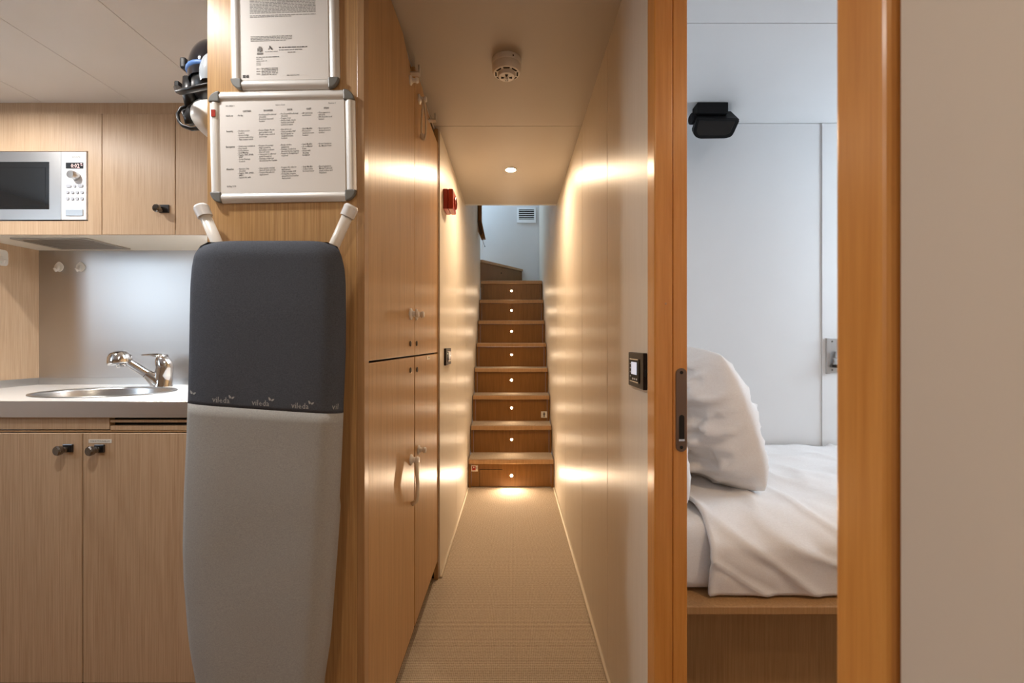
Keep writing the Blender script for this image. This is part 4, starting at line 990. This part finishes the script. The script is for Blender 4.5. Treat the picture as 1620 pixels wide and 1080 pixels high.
# pillows
def pillow(name, c0, along, upv, nrm, hl, hh, th, label, seed, group, flatk=0.0, amp=1.0):
    c0, along, upv, nrm = Vector(c0), Vector(along).normalized(), Vector(upv).normalized(), Vector(nrm).normalized()
    n = 64; bm = B()
    def side(sg):
        def fn(a, b_):
            u, v = math.sin(PI * (a - 0.5)), math.sin(PI * (b_ - 0.5))
            e = max(0.0, (1 - abs(u) ** 2.6)) ** 0.55 * max(0.0, (1 - abs(v) ** 2.6)) ** 0.55
            pin = 0.10 if flatk else -0.06
            uu = u * (1 - pin * (1 - abs(v) ** 2.0) * abs(u) ** 3); vv = v * (1 - pin * (1 - abs(u) ** 2.0) * abs(v) ** 3)
            crn = 1 - 0.075 * (abs(u) * abs(v)) ** 3; uu *= crn; vv *= crn
            q = Vector((u * 1.6 + seed, v * 2.2, sg * 0.7))
            w1 = noise.noise(q * 1.6); wp = 0.5 * noise.noise(Vector((u * 2.1, v * 2.1, seed)))
            rdg = (1 - abs(noise.noise(Vector((u * 1.3 + seed + wp, v * 3.4 + u * 1.8 + wp, sg))))) ** 9
            rd2 = (1 - abs(noise.noise(Vector((u * 3.6 + v * 1.5 + seed, v * 2.2 - u + wp, sg + 4))))) ** 10
            rd3 = noise.noise(Vector((u * 9 + seed, v * 9, sg + 2)))
            t_ = th * e * (1 + 0.15 * w1) + amp * (0.026 * rdg + 0.020 * rd2 + 0.004 * rd3) * min(1.0, e * 1.25) ** 1.6
            sag = -0.02 * (1 - v * v) * (1 - u * u)
            return c0 + along * (uu * hl) + upv * (vv * hh) + nrm * (sg * t_ + sag)
        return fn
    grid(bm, side(1), n, n); grid(bm, side(-1), n, n)
    bmesh.ops.remove_doubles(bm, verts=bm.verts, dist=0.000001)
    o = obj(name, bm, 'linen', None, smooth=True)
    return tag(o, label, 'pillow', group)
al = Vector((-0.33, 0.944, 0)).normalized(); bot, top = Vector((0.722, 1.265, 0.622)) + al * 0.285, Vector((0.622, 1.33, 1.022)) + al * 0.285
pillow('pillow', (bot + top) / 2, al, top - bot, al.cross(top - bot), 0.285, (top - bot).length / 2 + 0.006, 0.105, 'plump white pillow standing on the bunk, leaning towards the doorway', 1.7, 'white pillows on the bunk', 0.0, 1.5)
pillow('pillow', (0.436, 1.30, 0.745), (0, 1, 0), (-0.10, 0, 1), (1, 0, 0.1), 0.13, 0.130, 0.046, 'white pillow edge peeping out low beside the doorway jamb', 5.2, 'white pillows on the bunk', 0.0, 0.15)
# speaker
DSP = 1.79
sp = thing('speaker', P(1130, 166, DSP), 'black loudspeaker on a bracket at the cabin ceiling', 'loudspeaker')
obj('bracket', bx(X(1104.5, DSP), X(1153.5, DSP), DSP + 0.005, DSP + 0.06, Z(178, DSP), ZC - 0.0005, bev=0.003), 'matte_black', sp)
def spk(D, pts_): return [P(a, c, D) for a, c in pts_]
A = spk(DSP - 0.01, [(1096.5, 209), (1100, 216.5), (1107, 219.5), (1148, 219), (1157, 216.5), (1161, 211), (1170.5, 190.5), (1169, 187.5), (1103, 186.5)])
C = spk(DSP + 0.09, [(1094, 205), (1097, 212), (1105, 214), (1140, 214), (1148, 211), (1151, 206), (1158, 184), (1156, 174.5), (1104, 174)])
bm = B(); va, vc = [bm.verts.new(p_) for p_ in A], [bm.verts.new(p_) for p_ in C]; n = len(va)
bm.faces.new(va); bm.faces.new(vc[::-1])
for i in range(n): bm.faces.new((va[i], vc[i], vc[(i + 1) % n], va[(i + 1) % n]))
bmesh.ops.recalc_face_normals(bm, faces=bm.faces)
bmesh.ops.bevel(bm, geom=list(bm.edges), offset=0.003, segments=2, affect='EDGES')
obj('cabinet', bm, 'matte_black', sp)
obj('grille', prism(B(), spk(DSP - 0.0125, [(1102, 208), (1105, 214), (1147, 214), (1155, 210), (1163, 192), (1106, 190.5)]), (0, 0.003, 0), bev=0.001, seg=1), 'void_dark', sp)
obj('side_knob', lathe(B(), [(0.022, 0), (0.022, 0.010), (0.016, 0.014), (0, 0.014)], P(1097, 188, DSP + 0.03), (-1, -0.1, 0), 20), 'matte_black', sp)
# steel lock case on the cabin wall
DHG = 1.966
s = thing('wall_latch', P(1317, 590, DHG), 'satin steel latch plate with cylinder on the cabin back wall', 'latch')
obj('plate', bx(X(1309, DHG), X(1324.5, DHG), DHG - 0.006, DHG, Z(590, DHG), Z(535, DHG), bev=0.001), 'steel_satin', s)
obj('edge_strip', bx(X(1306, DHG), X(1311, DHG), DHG - 0.010, DHG, Z(591, DHG), Z(534.5, DHG), bev=0.001), 'steel_satin', s)
for py in (540, 585): obj('screw', lathe(B(), [(0.004, 0), (0.004, 0.001), (0, 0.001)], P(1316.5, py, DHG - 0.006), (0, -1, 0), 10), 'corner_grey', s)
for p0, p1, rr, mm in ((565, 555.5, 0.015, 'chrome'), (576, 566.5, 0.021, 'steel_satin')):
    obj('cylinder', lathe(B(), [(0, 0), (rr, 0), (rr, (p1 - p0) * -DHG / FPX), (0, (p1 - p0) * -DHG / FPX)], (X(1321.5, DHG), DHG - 0.022, Z(p0, DHG)), (0, 0, 1), 20), mm, s)
obj('stop', bx(X(1315, DHG), X(1327, DHG), DHG - 0.035, DHG - 0.006, Z(581, DHG), Z(577, DHG), bev=0.001), 'black_plastic', s)
